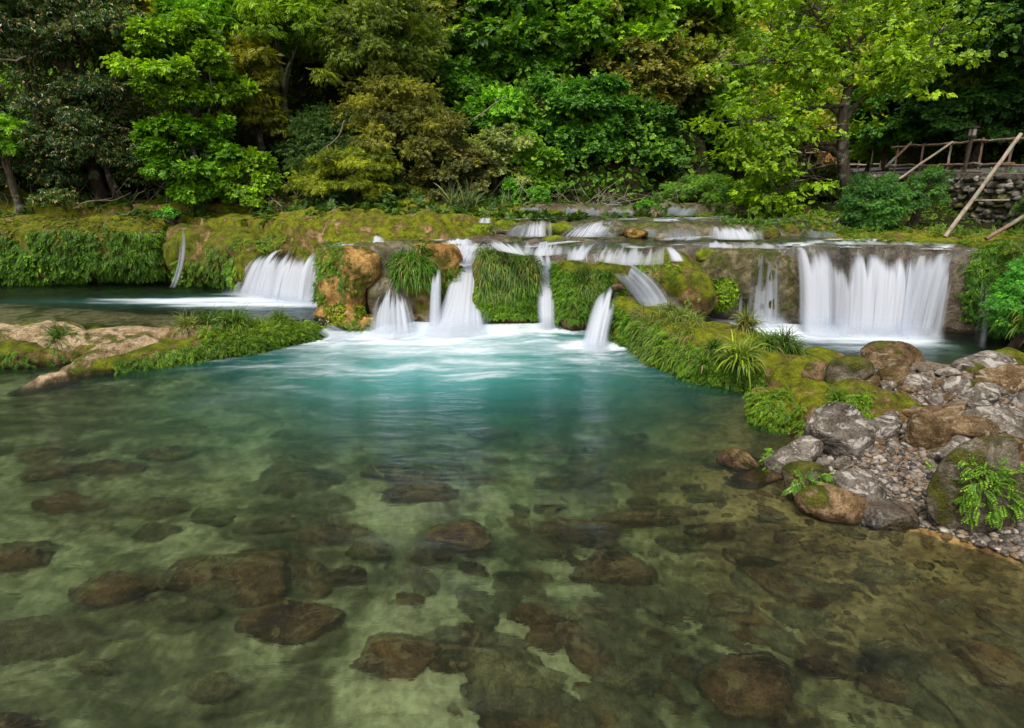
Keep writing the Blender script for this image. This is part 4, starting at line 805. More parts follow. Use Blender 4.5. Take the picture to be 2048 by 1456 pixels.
RB = [((1715, 688, 1840, 765), .05, M_OCHR, 'large brown boulder with a mossy back at the edge of the right pool', 101, .8, 0),
 ((1725, 703, 1812, 765), .15, M_BROWN, 'brown boulder leaning on the front of the large pool edge boulder', 102, .7, 0),
 ((1608, 720, 1686, 782), .2, M_OCHR, 'smooth rounded tan boulder beside the trailing grass', 103, .8, 0),
 ((1655, 717, 1748, 796), .25, M_GREYM, 'egg shaped boulder with olive moss on its face', 104, .8, -.4),
 ((1753, 730, 1820, 788), .3, M_OCHR, 'angular ochre boulder in the middle of the heap', 105, .8, .2),
 ((1720, 752, 1765, 790), .3, M_BROWN, 'small brown boulder tucked behind the mossy hump', 106, .8, 0),
 ((1788, 712, 1822, 740), .15, M_GREY, 'small pale boulder right behind the pool edge boulder', 107, .8, 0),
 ((1813, 727, 1836, 744), .15, M_OCHR, 'little tan stone between two pale ones', 108, .8, 0),
 ((1833, 727, 1877, 746), .15, M_OCHR, 'oblong pale tan stone at the water of the right pool', 109, .8, 0),
 ((1822, 740, 1860, 765), .2, M_GREY, 'small grey wedge under the oblong tan stone', 110, .8, .2),
 ((1803, 750, 1862, 796), .3, M_GREY, 'grey boulder with a pale slanting top in the heap', 111, .8, -.3),
 ((1835, 738, 1910, 768), .2, M_GREY, 'flat grey slab behind the two round boulders', 112, .8, .05),
 ((1855, 758, 1905, 796), .3, M_BROWN, 'brown grey lump left of the round boulders', 113, .8, 0),
 ((1903, 710, 2022, 772), .2, M_GREY, 'big layered tan and grey slab boulder at right', 114, .7, -.25),
 ((1955, 730, 2075, 805), .3, M_BROWN, 'massive rough brown boulder at the right edge', 115, .8, .3),
 ((1880, 755, 1943, 806), .3, M_GREY, 'round cracked grey boulder, left of a smoother one', 116, .8, 0),
 ((1923, 765, 2002, 826), .3, M_GREY, 'smooth rounded blue grey boulder', 117, .8, .1),
 ((2025, 785, 2090, 835), .35, M_GREY, 'smooth grey boulder cut by the right edge of the photo', 118, .8, 0),
 ((1805, 798, 1935, 902), .35, M_BROWN, 'tall rough brown boulder in the centre of the bank', 119, .8, .15),
 ((1878, 838, 2015, 896), .45, M_BROWN, 'long brown boulder with a pale broken corner', 120, .7, .1),
 ((1930, 812, 2110, 885), .4, M_GREY, 'wide grey slab lying behind the long brown boulder', 121, .8, .15),
 ((1868, 875, 1985, 926), .4, M_GREY, 'striped tan boulder wedged above the fern covered one', 122, .8, -.05),
 ((1870, 890, 2060, 1045), .2, M_GREYM, 'large foreground boulder wearing moss and a bright fern', 123, .45, .35),
 ((1985, 892, 2110, 975), .35, M_BROWN, 'brown boulder at the right edge behind the fern covered one', 124, .8, 0),
 ((1610, 816, 1747, 925), .15, M_GREY, 'big grey and white boulder with broken top at the shore', 125, .8, .1),
 ((1733, 835, 1803, 884), .3, M_GREY, 'grey boulder right of the big grey and white one', 126, .8, 0),
 ((1775, 840, 1832, 868), .35, M_GREY, 'flat pale slab between grey and tall brown boulders', 127, .8, .1),
 ((1708, 816, 1772, 846), .3, M_BROWN, 'brown rounded boulder behind the big grey and white one', 128, .8, 0),
 ((1758, 818, 1795, 844), .35, M_GREY, 'small tan boulder beside the brown rounded one', 129, .8, -.2),
 ((1807, 812, 1850, 844), .35, M_GREY, 'pale blue grey boulder left of the tall brown one', 130, .8, -.2),
 ((1528, 878, 1645, 955), .0, M_GREY, 'sloping grey and cream boulder at the waterline', 131, .8, -.35),
 ((1604, 890, 1637, 920), .15, M_GREY, 'small tan grey stone wedged left under the big boulder', 132, .8, 0),
 ((1628, 918, 1657, 942), .15, M_GREY, 'rounded grey cobble nearest the sloping boulder', 133, .8, 0),
 ((1648, 914, 1670, 933), .17, M_GREY, 'smaller grey cobble touching the big boulder', 134, .8, 0),
 ((1666, 915, 1702, 947), .15, M_GREY, 'squared dark grey cobble at the head of the gravel', 135, .8, .3),
 ((1713, 888, 1772, 914), .2, M_GREY, 'flat oval grey stone on the gravel', 136, .8, 0),
 ((1798, 890, 1838, 908), .25, M_GREY, 'flat tan stone in front of the tall brown boulder', 137, .8, 0),
 ((1565, 932, 1658, 1000), .0, M_GREYM, 'knobbly boulder with yellow moss and a small fern', 138, .8, -.1),
 ((1655, 948, 1772, 1022), .02, M_GREY, 'flat blue grey slab sloping toward the water', 139, .8, .3),
 ((1590, 975, 1765, 1048), -.05, M_OCHR, 'ochre shelf under the blue grey slab', 140, .6, .2),
 ((1715, 1012, 1835, 1066), -.05, M_WET, 'dark wet slab at the water line below the gravel', 141, .6, .1),
 ((1438, 896, 1536, 950), -.1, M_OCHR, 'spongy ochre rock standing out of the shallow water', 142, .8, .1),
 ((1450, 942, 1590, 1000), -.22, M_OCHR, 'half drowned tan rock in front of the spongy ochre one', 143, .6, 0),
 ((1400, 918, 1470, 965), -.28, M_SUBL, 'submerged tan foot of the spongy ochre rock', 144, .8, 0),
 ((1980, 700, 2060, 750), .05, M_MOSSY, 'mossy ochre lump under the leafy plant at right', 145, .8, 0),
 ((1700, 780, 1740, 800), .35, M_GREY, 'small white speckled stone on the mossy hump', 146, .8, 0),
 ((1660, 770, 1700, 790), .3, M_OCHR, 'flat pale stone at the foot of the egg shaped boulder', 147, .8, 0),
 ((1985, 870, 2048, 905), .45, M_OCHR, 'yellowish stone in a gap by the right edge', 148, .8, 0),
 ((1800, 768, 1840, 796), .33, M_GREY, 'low grey stone before the pale slanting one', 149, .8, 0)]
for b, zg, mt, lb, sd_, ryf, tl in RB:
    big = (b[2] - b[0]) > 90
    r_ = boulder(b, zg, mt, lb, sd_, k=6 if (b[2] - b[0]) > 110 else 5 if (b[2] - b[0]) > 50 else 4, ryf=ryf, tilt=tl)
    if sd_ == 123: B123 = r_
    if sd_ == 138: B138 = r_
    if sd_ == 131: B131 = r_
# medium stones filling the heap
rng = np.random.RandomState(61); kk_ = 0
while kk_ < 46:
    u = rng.uniform(1690, 2080); v = rng.uniform(735, 900) if kk_ < 36 else rng.uniform(735, 1060); p = UZ(u, v, .35); s_ = sdf(np.array([p[0]]), np.array([p[1]]), SHORE)[0]
    if s_ < .35 or (v > 905 and u < 1960): continue
    r = rng.uniform(.09, .19); m_ = [M_GREY, M_BROWN, M_OCHR, M_GREYM][rng.choice(4, p=[.45, .3, .15, .1])]; V, F = stone(800 + kk_, (r, r * rng.uniform(.6, .95), r * rng.uniform(.45, .8)), 4, 9, .04, .08, .02)
    o = mesh('stone', rotz(roty(V, rng.uniform(-.4, .4)), rng.uniform(0, 6)), F, m_); o.location = (p[0], p[1], gz(p[0], p[1]) + r * .3); kk_ += 1
    tag(o, 'middling %s stone wedged into the heap of boulders at right' % {M_GREY: 'grey', M_BROWN: 'rough brown', M_OCHR: 'ochre', M_GREYM: 'moss stained'}[m_], 'rock', 'middling %s stones of the boulder heap' % {M_GREY: 'grey', M_BROWN: 'brown', M_OCHR: 'ochre', M_GREYM: 'mossy'}[m_])
# cobbles strewn between the boulders
rng = np.random.RandomState(5); nC = 0
cb = [stone(300 + k, (1, .8, .6), 3, 8) for k in range(6)]; cbm = [[None] * 3 for _ in range(6)]; CM = [M_GREY, M_OCHR, M_BROWN]
while nC < 130:
    u = rng.uniform(1590, 2060); v = rng.uniform(745, 960); p = UZ(u, v, 0.33); x, y = p[0], p[1]; s = sdf(np.array([x]), np.array([y]), SHORE)[0]
    if s < 0.25: continue
    z = gz(x, y); k = rng.randint(6); c = rng.choice(3, p=[.6, .25, .15]); r = rng.uniform(0.03, 0.085)
    if cbm[k][c] is None: o = mesh('cobble', cb[k][0], cb[k][1], CM[c]); cbm[k][c] = o
    else: o = cbm[k][c].copy(); COL.objects.link(o)
    o.location = (x, y, z + r * 0.3); o.scale = (r, r, r); o.rotation_euler = (rng.uniform(-.3, .3), rng.uniform(-.3, .3), rng.uniform(0, 6))
    tag(o, ['small rounded grey cobble lying among the boulders of the right bank', 'small rounded ochre cobble lying among the boulders of the right bank', 'small rounded brown cobble lying among the boulders of the right bank'][c], 'cobble', ['grey cobbles among the boulders', 'ochre cobbles among the boulders', 'brown cobbles among the boulders'][c]); nC += 1
# gravel: thousands of pebbles
def m_pebble():
    n = NT('pebble'); v = n.attr('var')
    c = n.ramp(v, [(0, (0.035, 0.03, 0.025)), (0.3, (0.11, 0.09, 0.075)), (0.55, (0.22, 0.19, 0.16)), (0.75, (0.27, 0.17, 0.09)), (0.9, (0.36, 0.32, 0.27)), (1, (0.52, 0.47, 0.41))])
    c = n.mix(n.sm(n.noise(60, 3), 0.35, 0.6), n.mix(1.0, c, (0.6, 0.57, 0.52), 'MULTIPLY'), c)
    return n.done(n.bsdf(c, 0.65, None, 0.4))
M_PEB = m_pebble()
def pebbles(name, label, n, region, rr, zoff, seed, mat=M_PEB, flat=.55, k=1, vr=(0, 1)):
    rng = np.random.RandomState(seed); x, y = region(rng, n); z = H(x, y); n = len(x)
    bv, bf = ico(k); R = rr[0] + (rr[1] - rr[0]) * rng.rand(n) ** 3
    a = rng.uniform(0, 6.28, n); ca, sa = np.cos(a), np.sin(a); M = np.zeros((n, 3, 3)); M[:, 0, 0] = ca; M[:, 0, 1] = -sa; M[:, 1, 0] = sa; M[:, 1, 1] = ca; M[:, 2, 2] = 1
    M = M * np.stack([rng.uniform(.8, 1.3, n), rng.uniform(.6, 1, n), rng.uniform(.35, .75, n) * flat / .55], -1)[:, None, :]
    M[:, 2, 0] = rng.uniform(-.2, .2, n)
    V, F = inst(bv, bf, np.stack([x, y, z + R * zoff], -1), M, R); kk = len(bv)
    V = V + np.repeat(R, kk)[:, None] * 0.16 * vnoise(V * 40)[:, None]
    o = mesh(name, V, F, mat, None, True, {'var': np.repeat(rng.uniform(*vr, n), kk)}); return tag(o, label, None, None, 'stuff')
def reg_bank(rng, n):
    u = rng.uniform(1520, 2150, n * 2); v = 760 + 360 * rng.rand(n * 2) ** 0.8; d = np.array([UZ(a, b, 0.2) for a, b in zip(u, v)]); s = sdf(d[:, 0], d[:, 1], SHORE); k = (s > 0.04) & (d[:, 0] > 3.2); return d[k, 0][:n], d[k, 1][:n]
pebbles('gravel', 'mixed grey, tan and white pebbles spread on the right bank', 15000, reg_bank, (0.010, 0.05), 0.25, 1)
def reg_shal(rng, n):
    u = rng.uniform(1100, 2150, n * 2); v = rng.uniform(900, 1500, n * 2); d = np.array([UZ(a, b, -0.25) for a, b in zip(u, v)]); s = sdf(d[:, 0], d[:, 1], SHORE); k = (s < 0.05) & (s > -2.8 * rng.rand(n * 2) ** .7); return d[k, 0][:n], d[k, 1][:n]
pebbles('gravel', 'brown stones carpeting the shallow water near the right bank', 2600, reg_shal, (0.010, 0.06), 0.0, 2, M_SUBO, .4, 2)
rng = np.random.RandomState(15); bs = [stone(500 + k, (1, .75, .42), 4, 10, .03, .1, .03) for k in range(6)]; first = {}; nb_ = 0
while nb_ < 240:
    u = rng.uniform(-100, 2100) if rng.rand() < .4 else rng.uniform(900, 2100); v = rng.uniform(880, 1480); p = UZ(u, v, -.4); s_ = sdf(np.array([p[0]]), np.array([p[1]]), SHORE)[0]
    if s_ > -.3 or (u < 900 and v > 1250): continue
    k = rng.randint(6); c = int(rng.rand() < .6); r = rng.uniform(.06, .26) * (1 if s_ < -1 else .6); z = gz(p[0], p[1])
    if (k, c) in first: o = first[(k, c)].copy(); COL.objects.link(o)
    else: o = first[(k, c)] = mesh('bed_stone', bs[k][0], bs[k][1], M_SUBL if c else M_SUB)
    o.location = (p[0], p[1], z + r * .08); o.scale = (r * 1.3, r, r); o.rotation_euler = (rng.uniform(-.2, .2), rng.uniform(-.2, .2), rng.uniform(-.7, .5) - .4); nb_ += 1
    tag(o, ['dark flat stone lying on the bed of the clear pool', 'olive tan flat stone lying on the bed of the clear pool'][c], 'stone', ['dark stones on the pool bed', 'tan stones on the pool bed'][c])
def reg_bed(rng, n):
    x = rng.uniform(-8, 4, n * 2); y = rng.uniform(1.8, 9, n * 2); w = fbm(P3(x, y, 0, 0.7), 3, .5, 31); k = (sdf(x, y, SHORE) < -.2) & (w > -0.05); return x[k][:n], y[k][:n]

# ---------------------------------------------------------------- stones under the water
SB = [((330, 1095, 575, 1225), .30, M_SUB, 'large dark angular boulder under water with a rusty top edge', 201), ((148, 1130, 318, 1222), .28, M_SUB, 'dark boulder under water left of the large angular one', 202),
 ((485, 1192, 685, 1290), .35, M_SUB, 'dark flat boulder under water with a yellowish ridge', 203), ((698, 1255, 882, 1372), .25, M_SUB, 'smooth reddish brown boulder under water near the bottom of the photo', 204),
 ((858, 1033, 1018, 1110), .08, M_SUB, 'rusty rock almost breaking the surface in mid pool', 205), ((715, 915, 885, 985), .5, M_SUB, 'slab shaped brown rock deep in mid pool', 206),
 ((740, 960, 908, 1020), .45, M_SUB, 'second brown slab overlapping in front of the mid pool slab', 207), ((72, 984, 220, 1042), .45, M_SUB, 'flat brown rock under water at the left', 208),
 ((240, 1000, 385, 1062), .5, M_SUBL, 'olive rock under water right of the flat brown one', 209), ((445, 1030, 595, 1095), .5, M_SUBL, 'olive brown rock under water in the left half of the pool', 210),
 ((598, 1055, 700, 1105), .5, M_SUB, 'small dark rock under water left of the rusty one', 211), ((505, 925, 690, 1003), .6, M_SUBL, 'broad olive mottled rock in the deeper middle water', 212),
 ((55, 900, 175, 952), .6, M_SUB, 'dim dark rock in the far left shallows', 213), ((140, 930, 285, 982), .6, M_SUB, 'dim long dark rock in the far left shallows', 214),
 ((285, 905, 380, 950), .6, M_SUB, 'dim rounded rock right of the long dark one', 215), ((-60, 1225, 245, 1335), .25, M_SUBL, 'broad pale topped rock ledge under water at the left edge', 216),
 ((-120, 1415, 125, 1500), .15, M_SUB, 'reddish rock under water in the bottom left corner', 217), ((370, 1345, 485, 1425), .4, M_SUBL, 'grey olive stone on the pale sand near the bottom', 218),
 ((150, 1335, 245, 1375), .4, M_SUBL, 'low grey stone on the pale sand at left', 219), ((330, 1212, 445, 1268), .45, M_SUBL, 'small pale green stone before the large angular boulder', 220),
 ((605, 1130, 730, 1185), .45, M_SUB, 'dark grey stone under water in the middle', 221), ((705, 1080, 800, 1135), .5, M_SUBL, 'grey green stone left below the rusty rock', 222),
 ((1070, 1033, 1245, 1085), .35, M_SUB, 'long dark rock under water right of the rusty one', 223), ((1195, 1016, 1365, 1065), .32, M_SUB, 'long brown rock with a yellow edge under water', 224),
 ((1372, 1038, 1478, 1090), .2, M_SUB, 'rusty block under water near the right shore', 225), ((1140, 1103, 1308, 1186), .3, M_SUB, 'mottled dark boulder in the middle right of the pool', 226),
 ((990, 1200, 1165, 1265), .45, M_SUB, 'dim brown rock in the lower middle', 227), ((1393, 1278, 1592, 1440), .12, M_SUB, 'big dark brown boulder under water near the bottom right', 228),
 ((1588, 1310, 1675, 1368), .3, M_SUB, 'black stone beside the big dark brown boulder', 229), ((1470, 1113, 1558, 1148), .2, M_OCHR, 'tan oval stone lying under clear water', 230),
 ((1558, 1053, 1615, 1083), .15, M_SUBL, 'small yellowish stone in the shallows below the bank', 231), ((1620, 1090, 1740, 1135), .2, M_SUB, 'dark flat stone in the brown shallows', 232),
 ((1680, 1130, 1860, 1195), .2, M_SUBL, 'long brown ripple shaped rock in the shallows', 233), ((1860, 1225, 2130, 1420), .1, M_SUB, 'large rusty boulder under water at the right edge', 234),
 ((1720, 1270, 1865, 1335), .22, M_SUBL, 'pale yellow green slab under water at lower right', 235), ((1415, 1200, 1505, 1250), .3, M_SUBL, 'rounded olive stone above the big dark brown boulder', 236),
 ((1375, 983, 1460, 1025), .3, M_SUBL, 'dim olive rock near the drowned tan one', 237), ((1125, 955, 1205, 985), .5, M_SUBL, 'round pale stone in the deep middle water', 238),
 ((945, 875, 1030, 903), .8, M_SUB, 'dark stone at the edge of the deep turquoise water', 239), ((1235, 878, 1300, 905), .6, M_SUB, 'dim stone below the curved bank', 240),
 ((870, 1290, 1010, 1360), .4, M_SUBL, 'mottled rock right of the smooth reddish boulder', 241), ((930, 1390, 1110, 1460), .3, M_SUBL, 'pale stone patch at the bottom centre', 242),
 ((1180, 1330, 1330, 1400), .35, M_SUBL, 'low olive rock at the bottom, left of the dark boulder', 243), ((-40, 1080, 110, 1160), .35, M_SUB, 'dark rock under water at the left edge', 244)]
for b, d, mt, lb, sd_ in SB:
    b2 = (b[0], b[1], b[2], b[3])
    dt = .03 + .30 * d; pt = UZ((b[0] + b[2]) / 2, b[1], -dt); pb = UZ((b[0] + b[2]) / 2, b[3], -dt - .12); ry = (pt[1] - pb[1]) * .5; cy_ = (pt[1] + pb[1]) / 2
    rx_ = (b[2] - b[0]) / 2 / FPX * cy_ * 1.3; rz_ = min(.65 * rx_, .7 * ry + .14); V, F = stone(sd_, (1, 1, 1), 5, 11, .025, .10, .02); V = rotz(V, sd_ * 1.7); V = V / np.abs(V).max(0) * [rx_, ry * 1.05, rz_]
    V = roty(V, ((sd_ * 37) % 7 - 3) * .05); c_ = np.array([(pt[0] + pb[0]) / 2, cy_, -dt - V[:, 2].max()]); o = mesh('submerged_rock', V, F, mt); o.location = tuple(c_); tag(o, lb, 'rock', 'rocks under the water of the pool')

# ---------------------------------------------------------------- grass tussocks and small plants
G1 = (0.15, 0.28, 0.03); G2 = (0.10, 0.21, 0.025); G3 = (0.24, 0.30, 0.06)
def seat(surf, u, dn=0.0):
    pu, pv = PJ(surf[0]); m = np.abs(pu - u) < 14; i = np.where(m)[0]; j = i[np.argsort(pv[i])[:max(1, int(len(i) * .1))]]; w = surf[0][j]
    return w[np.argmax(w[:, 2] - 0.15 * w[:, 1])] + [0, -dn, -.01]
def top_of(surf, box):
    m = boxes(box)(surf[0]) & (surf[1][:, 1] < .5); V = surf[0][m]; N = surf[1][m]; return V, N
V, N = top_of(mC, (788, 512, 868, 575)); tussock('grass_tussock', 'round ball of thick grass between two falls', V.mean(0), 1100, .34, .009, (0.13, 0.31, 0.03), 1, surf=(V, N * .8), hang=1.5)
V, N = top_of(mD, (962, 505, 1035, 600)); tussock('grass_tussock', 'long hanging grass mane on the left half of the square block', V.mean(0), 1300, .36, .008, (0.18, 0.31, 0.055), 2, surf=(V, N * .8), hang=1.7)
V, N = top_of(mD, (1015, 520, 1078, 585)); tussock('grass_tussock', 'drooping grass on the right half of the square block', V.mean(0), 600, .36, .008, (0.17, 0.31, 0.05), 3, surf=(V, N * .8), hang=1.5)
V, N = top_of(mE, (1160, 540, 1204, 595)); tussock('grass_tussock', 'yellowish grass trailing over the broad fern outcrop', V.mean(0), 420, .30, .007, (0.20, 0.31, 0.05), 4, surf=(V, N * .8), hang=1.5)
V, N = top_of(mK, (1270, 620, 1400, 740)); tussock('grass_tussock', 'shaggy pale grass draped over the curved bank', V.mean(0), 1300, .32, .006, (0.22, 0.32, 0.06), 5, surf=(V, N * .8), hang=1.5)
for k, (u, v, Y, L, n, w, c, lb) in enumerate([
    (135, 690, 9.85, .50, 170, .011, G2, 'tall tussock at the far left end of the low ledge'), (365, 690, 10.6, .50, 260, .010, G3, 'shaggy yellow green tussock, leftmost of the three on the low ledge'),
    (430, 672, 10.9, .50, 260, .010, G2, 'middle shaggy tussock on the low ledge'), (490, 668, 11.1, .52, 260, .010, G1, 'arching tussock on the low ledge right of the middle one'),
    (572, 668, 11.35, .36, 160, .009, G1, 'small upright tussock near the tip of the low ledge'), (440, 650, 11.2, .3, 160, .010, G2, 'low bushy plant behind the middle tussock of the ledge'), (345, 670, 10.7, .28, 120, .010, G2, 'low dark tuft at the left of the ledge tussocks'),
    (1478, 725, 8.55, .58, 230, .013, (0.27, 0.40, 0.04), 'bright arching tussock at the front of the curved bank'), (1500, 672, 9.3, .42, 330, .008, G3, 'dry tinged tussock on top of the curved bank'),
    (1575, 668, 9.7, .46, 330, .008, G2, 'dark green tussock beside the right pool'), (1545, 650, 9.9, .36, 240, .008, G1, 'rear tussock against the right pool'), (1590, 715, 9.2, .36, 260, .008, G1, 'tussock trailing toward the rounded tan boulder'),
    (1350, 640, 9.9, .34, 260, .008, G3, 'tussock on the neck of the curved bank'), (1370, 665, 9.7, .26, 180, .008, G1, 'small tuft below the neck tussock'), (1425, 700, 8.9, .28, 200, .008, G2, 'dark tuft left of the bright arching tussock'), (1405, 730, 8.75, .24, 160, .009, G1, 'small tuft low on the curved bank'),
    (1675, 800, 6.9, .24, 60, .009, G1, 'little tuft between ferns on the mossy hump'), (845, 500, 13.3, .28, 70, .010, G1, 'thin tuft on the brown boulder by the chute'),
    (1243, 592, 12.05, .25, 150, .010, (0.2, 0.34, 0.02), 'small bright tuft on the streaming dome'), (700, 455, 15.6, .40, 130, .010, G2, 'dark tuft in front of the tilted stone block'), (737, 450, 15.9, .34, 120, .010, G2, 'dark tuft right of the tilted stone block'),
    (905, 412, 17.0, .80, 70, .014, (0.25, 0.33, 0.15), 'tall spiky grass on the terrace, left of its twin'), (938, 412, 17.0, .80, 80, .014, (0.25, 0.33, 0.15), 'tall spiky grass on the terrace, right of its twin'),
    (662, 435, 17.0, .8, 45, .016, (0.16, 0.26, 0.12), 'lone spiky grass behind the tilted stone block'), (560, 460, 16.2, .3, 90, .01, G1, 'small tuft on the tan upper slope'), (2040, 655, 10.6, .7, 160, .013, G1, 'long grass hanging at the far right edge')]):
    p = UY(u, v, Y)
    if 'low ledge' in lb or 'ledge' in lb and 'curved' not in lb: p = seat(lg3 if 'far left' in lb else lg, u)
    elif ('curved bank' in lb or 'right pool' in lb or 'neck' in lb) and 'front' not in lb and 'low on' not in lb and 'left of' not in lb: p = seat(mK, u)
    tussock('grass_tussock', lb, p, n, L, w, c, 20 + k, hang=.35 if 'spiky' in lb else 1.0, tip=.12 if c == G3 else .05)
ferns('fern', 'bright maidenhair fern on the large foreground boulder', (B123[0], nrm(B123[0] - B123[0].mean(0))), 330, boxes((1930, 930, 2035, 1030)), .10, TF, (0.17, 0.34, 0.03), 30, droop=.6, kind=None, cat='fern', nz=(-1, 1))
ferns('fern', 'small fern growing on the knobbly yellow mossy boulder', (B138[0], nrm(B138[0] - B138[0].mean(0))), 130, boxes((1590, 950, 1650, 1005)), .09, TF, (0.2, 0.38, 0.05), 31, droop=.5, kind=None, cat='fern', nz=(-1, 1))
ferns('fern', 'tiny fern at the left of the sloping grey boulder', (B131[0], nrm(B131[0] - B131[0].mean(0))), 70, boxes((1515, 900, 1560, 950)), .07, TF, (0.2, 0.40, 0.03), 32, droop=.5, kind=None, cat='fern', nz=(-1, 1), front=False)
b_ = UZ(1862, 945, .25); pv = b_ + np.random.RandomState(3).normal(0, .018, (60, 3)) * [1, 1, .6]; ferns('fern', 'tiny fern on the gravel left of the large foreground boulder', (pv, nrm(pv - b_ + [0, 0, .1])), 60, None, .08, TF, (0.2, 0.40, 0.05), 33, kind=None, cat='fern', nz=(-9, 9), front=False, patch=-9)
mb = MB(); a = UZ(1745, 960, .28); b = UZ(1835, 1045, .12); mb.tube([a, a * .6 + b * .4 + [0, 0, .03], a * .3 + b * .7 + [0.02, 0, .0], b], [.006, .008, .007, .004], 6); tag(mb.build('stick', M_BARK), 'thin dark stick lying across the gravel', 'stick')
# ---------------------------------------------------------------- path, retaining wall, fence
ys = np.arange(6.5, 46, 0.5); rx = road_x(ys)
V = np.concatenate([np.stack([rx + o_, ys, 0 * ys + z_], -1) for o_, z_ in ((0.42, 3.10), (0.42, 3.15), (1.0, 3.185), (2.4, 3.285), (3.3, 3.35))]); m = len(ys)
F = np.array([[a * m + k, (a + 1) * m + k, (a + 1) * m + k + 1, a * m + k + 1] for a in range(4) for k in range(m - 1)])
def m_plain(name, a, b, sc=20, rough=.85):
    n = NT(name); q = n.noise(sc, 5, .65); c = n.mix(n.sm(q, .35, .65), a, b); return n.done(n.bsdf(c, rough, n.bump(q, .4, .01), .2))
M_ASPH = m_plain('asphalt', (0.07, 0.07, 0.075), (0.14, 0.14, 0.145))
tag(mesh('path', V, F, M_ASPH), 'grey asphalt path running along the top of the stone wall', kind='structure')
# rubble wall: stones laid against a core
wallroot = empty('retaining_wall', (12.2, 14, 1.8), 'dry rubble retaining wall of rough grey stones under the path at right', 'stone wall')
wo = np.array([12.2, 14, 1.8]); rng = np.random.RandomState(9); mb = MB(); bv, bf = ico(3)
y = 7.0
rows = 9
for r in range(rows):
    y = 7.0 + rng.uniform(0, .2); zc = 1.72 + (r + .5) / rows * 1.32
    while y < 30:
        L = rng.uniform(.13, .42); yc = y + L / 2; q = stone(rng.randint(1e6), (.15, L * .56, rng.uniform(.075, .13)), 3, 8, .02, .14, .06)
        Vq = rotx(q[0], rng.uniform(-.2, .2)); mb.add(Vq + [float(road_x(yc)) - 0.12 + rng.uniform(-.06, .05), yc, zc + rng.uniform(-.05, .05)], q[1], rng.rand()); y += L * .93
def m_wall():
    n = NT('wall_stone'); v = n.attr('var'); a = n.noise(7, 6, .65, .5); b = n.noise(1.1, 5, .6)
    c = n.ramp(v, [(0, (.12, .10, .085)), (.5, (.26, .23, .20)), (1, (.42, .38, .34))]); c = n.mix(n.sm(a, .4, .62), n.mix(1.0, c, (.45, .42, .38), 'MULTIPLY'), c)
    c = n.mix(n.sm(b, .5, .6), c, n.mix(1.0, c, (.55, .6, .25), 'MULTIPLY')); return n.done(n.bsdf(c, .9, n.bump(a, .9, .05), .15))
o = mb.build('stonework', m_wall(), wallroot, True); o.data.transform(mathutils.Matrix.Translation(-mathutils.Vector(wo)))
V = np.concatenate([np.stack([rx + o_, ys, 0 * ys + z_], -1) for o_, z_ in ((-.06, 1.4), (-.06, 3.0), (-.16, 3.0), (-.16, 3.12), (.419, 3.14))])
F = np.array([[a * m + k, a * m + k + 1, (a + 1) * m + k + 1, (a + 1) * m + k] for a in range(4) for k in range(m - 1)])
mesh('coping', V - wo, F, m_plain('wall_core', (.10, .085, .07), (.30, .27, .24), 9), wallroot, False)
# fence of lashed poles
def pole(mb, a, b, r, rng, n=9, bend=.018):
    a = np.array(a, float); b = np.array(b, float); t = np.linspace(0, 1, n)[:, None]; L = np.linalg.norm(b - a)
    P = a + (b - a) * t + rng.normal(0, bend, (n, 3)) * L * .25 * np.sin(t * np.pi); mb.tube(P, np.linspace(r, r * .85, n) * rng.uniform(.93, 1.07, n), 8, rng.rand())
def pole_part(nm, a, b, r, rng, mat, root, ro): mb = MB(); pole(mb, np.array(a) - ro, np.array(b) - ro, r, rng); return mb.build(nm, mat, root)
rng = np.random.RandomState(21); FH = .82
fr = empty('pole_fence', (12.1, 14, 3.1), 'reddish brown fence of lashed poles along the path edge above the wall', 'fence'); fo = np.array([12.1, 14, 3.1])
py = [10.5, 12.2, 13.4, 14.55, 15.7, 16.7, 18.0, 19.4, 21.0, 23.0]
fx = lambda y_: float(road_x(y_)) + .12
for k, y_ in enumerate(py):
    pole_part('post', (fx(y_) + .0, y_, 2.95), (fx(y_) + rng.normal(0, .03), y_ + rng.normal(0, .05), 3.1 + FH + rng.uniform(.02, .1)), .034, rng, M_POLE if k % 3 else M_POLE2, fr, fo)
for z_, r_ in ((FH, .034), (.24, .032)):
    for a, b in zip(py[:-1:2], py[2::2]): pole_part('rail', (fx(a) - .05, a - .25, 3.1 + z_ + rng.normal(0, .015)), (fx(b) - .05, b + .25, 3.1 + z_ + rng.normal(0, .015)), r_, rng, M_POLE, fr, fo)
for a, b in ((10.6, 14.7), (16.4, 18.2)): pole_part('rail', (fx(a) - .08, a, 3.16), (fx(b) - .08, b, 3.165), .03, rng, M_POLE, fr, fo)
for k, (y_, z_) in enumerate([(q, w) for q in py for w in (FH, .24)]):
    mb = MB(); mb.tube(np.array([[fx(y_) - .02, y_ - .04, 3.1 + z_], [fx(y_) - .02, y_ + .04, 3.1 + z_]]) - fo, .052, 8); mb.build('lashing', M_BARK, fr)
fr2 = empty('pole_fence', (14.5, 29, 3.1), 'distant pole fence on the path bend behind the walnut trunk', 'fence'); fo2 = np.array([14.5, 29, 3.1])
P2 = [UY(u, 352 + (1585 - u) * -.0, Y_) for u, Y_ in ((1588, 30), (1612, 30), (1640, 29), (1662, 28), (1712, 27), (1755, 25.5))]
for p_ in P2: pole_part('post', (p_[0], p_[1], 2.7), (p_[0] + .06, p_[1], 3.1 + .95), .045, rng, M_POLE, fr2, fo2)
for z_ in (.85, .3, -.1):
    for a, b in zip(P2[:-1], P2[1:]): pole_part('rail', (a[0], a[1] - .05, 3.1 + z_), (b[0] + .1, b[1] - .05, 3.1 + z_ + .03), .04, rng, M_POLE if z_ != .3 else M_POLE2, fr2, fo2)
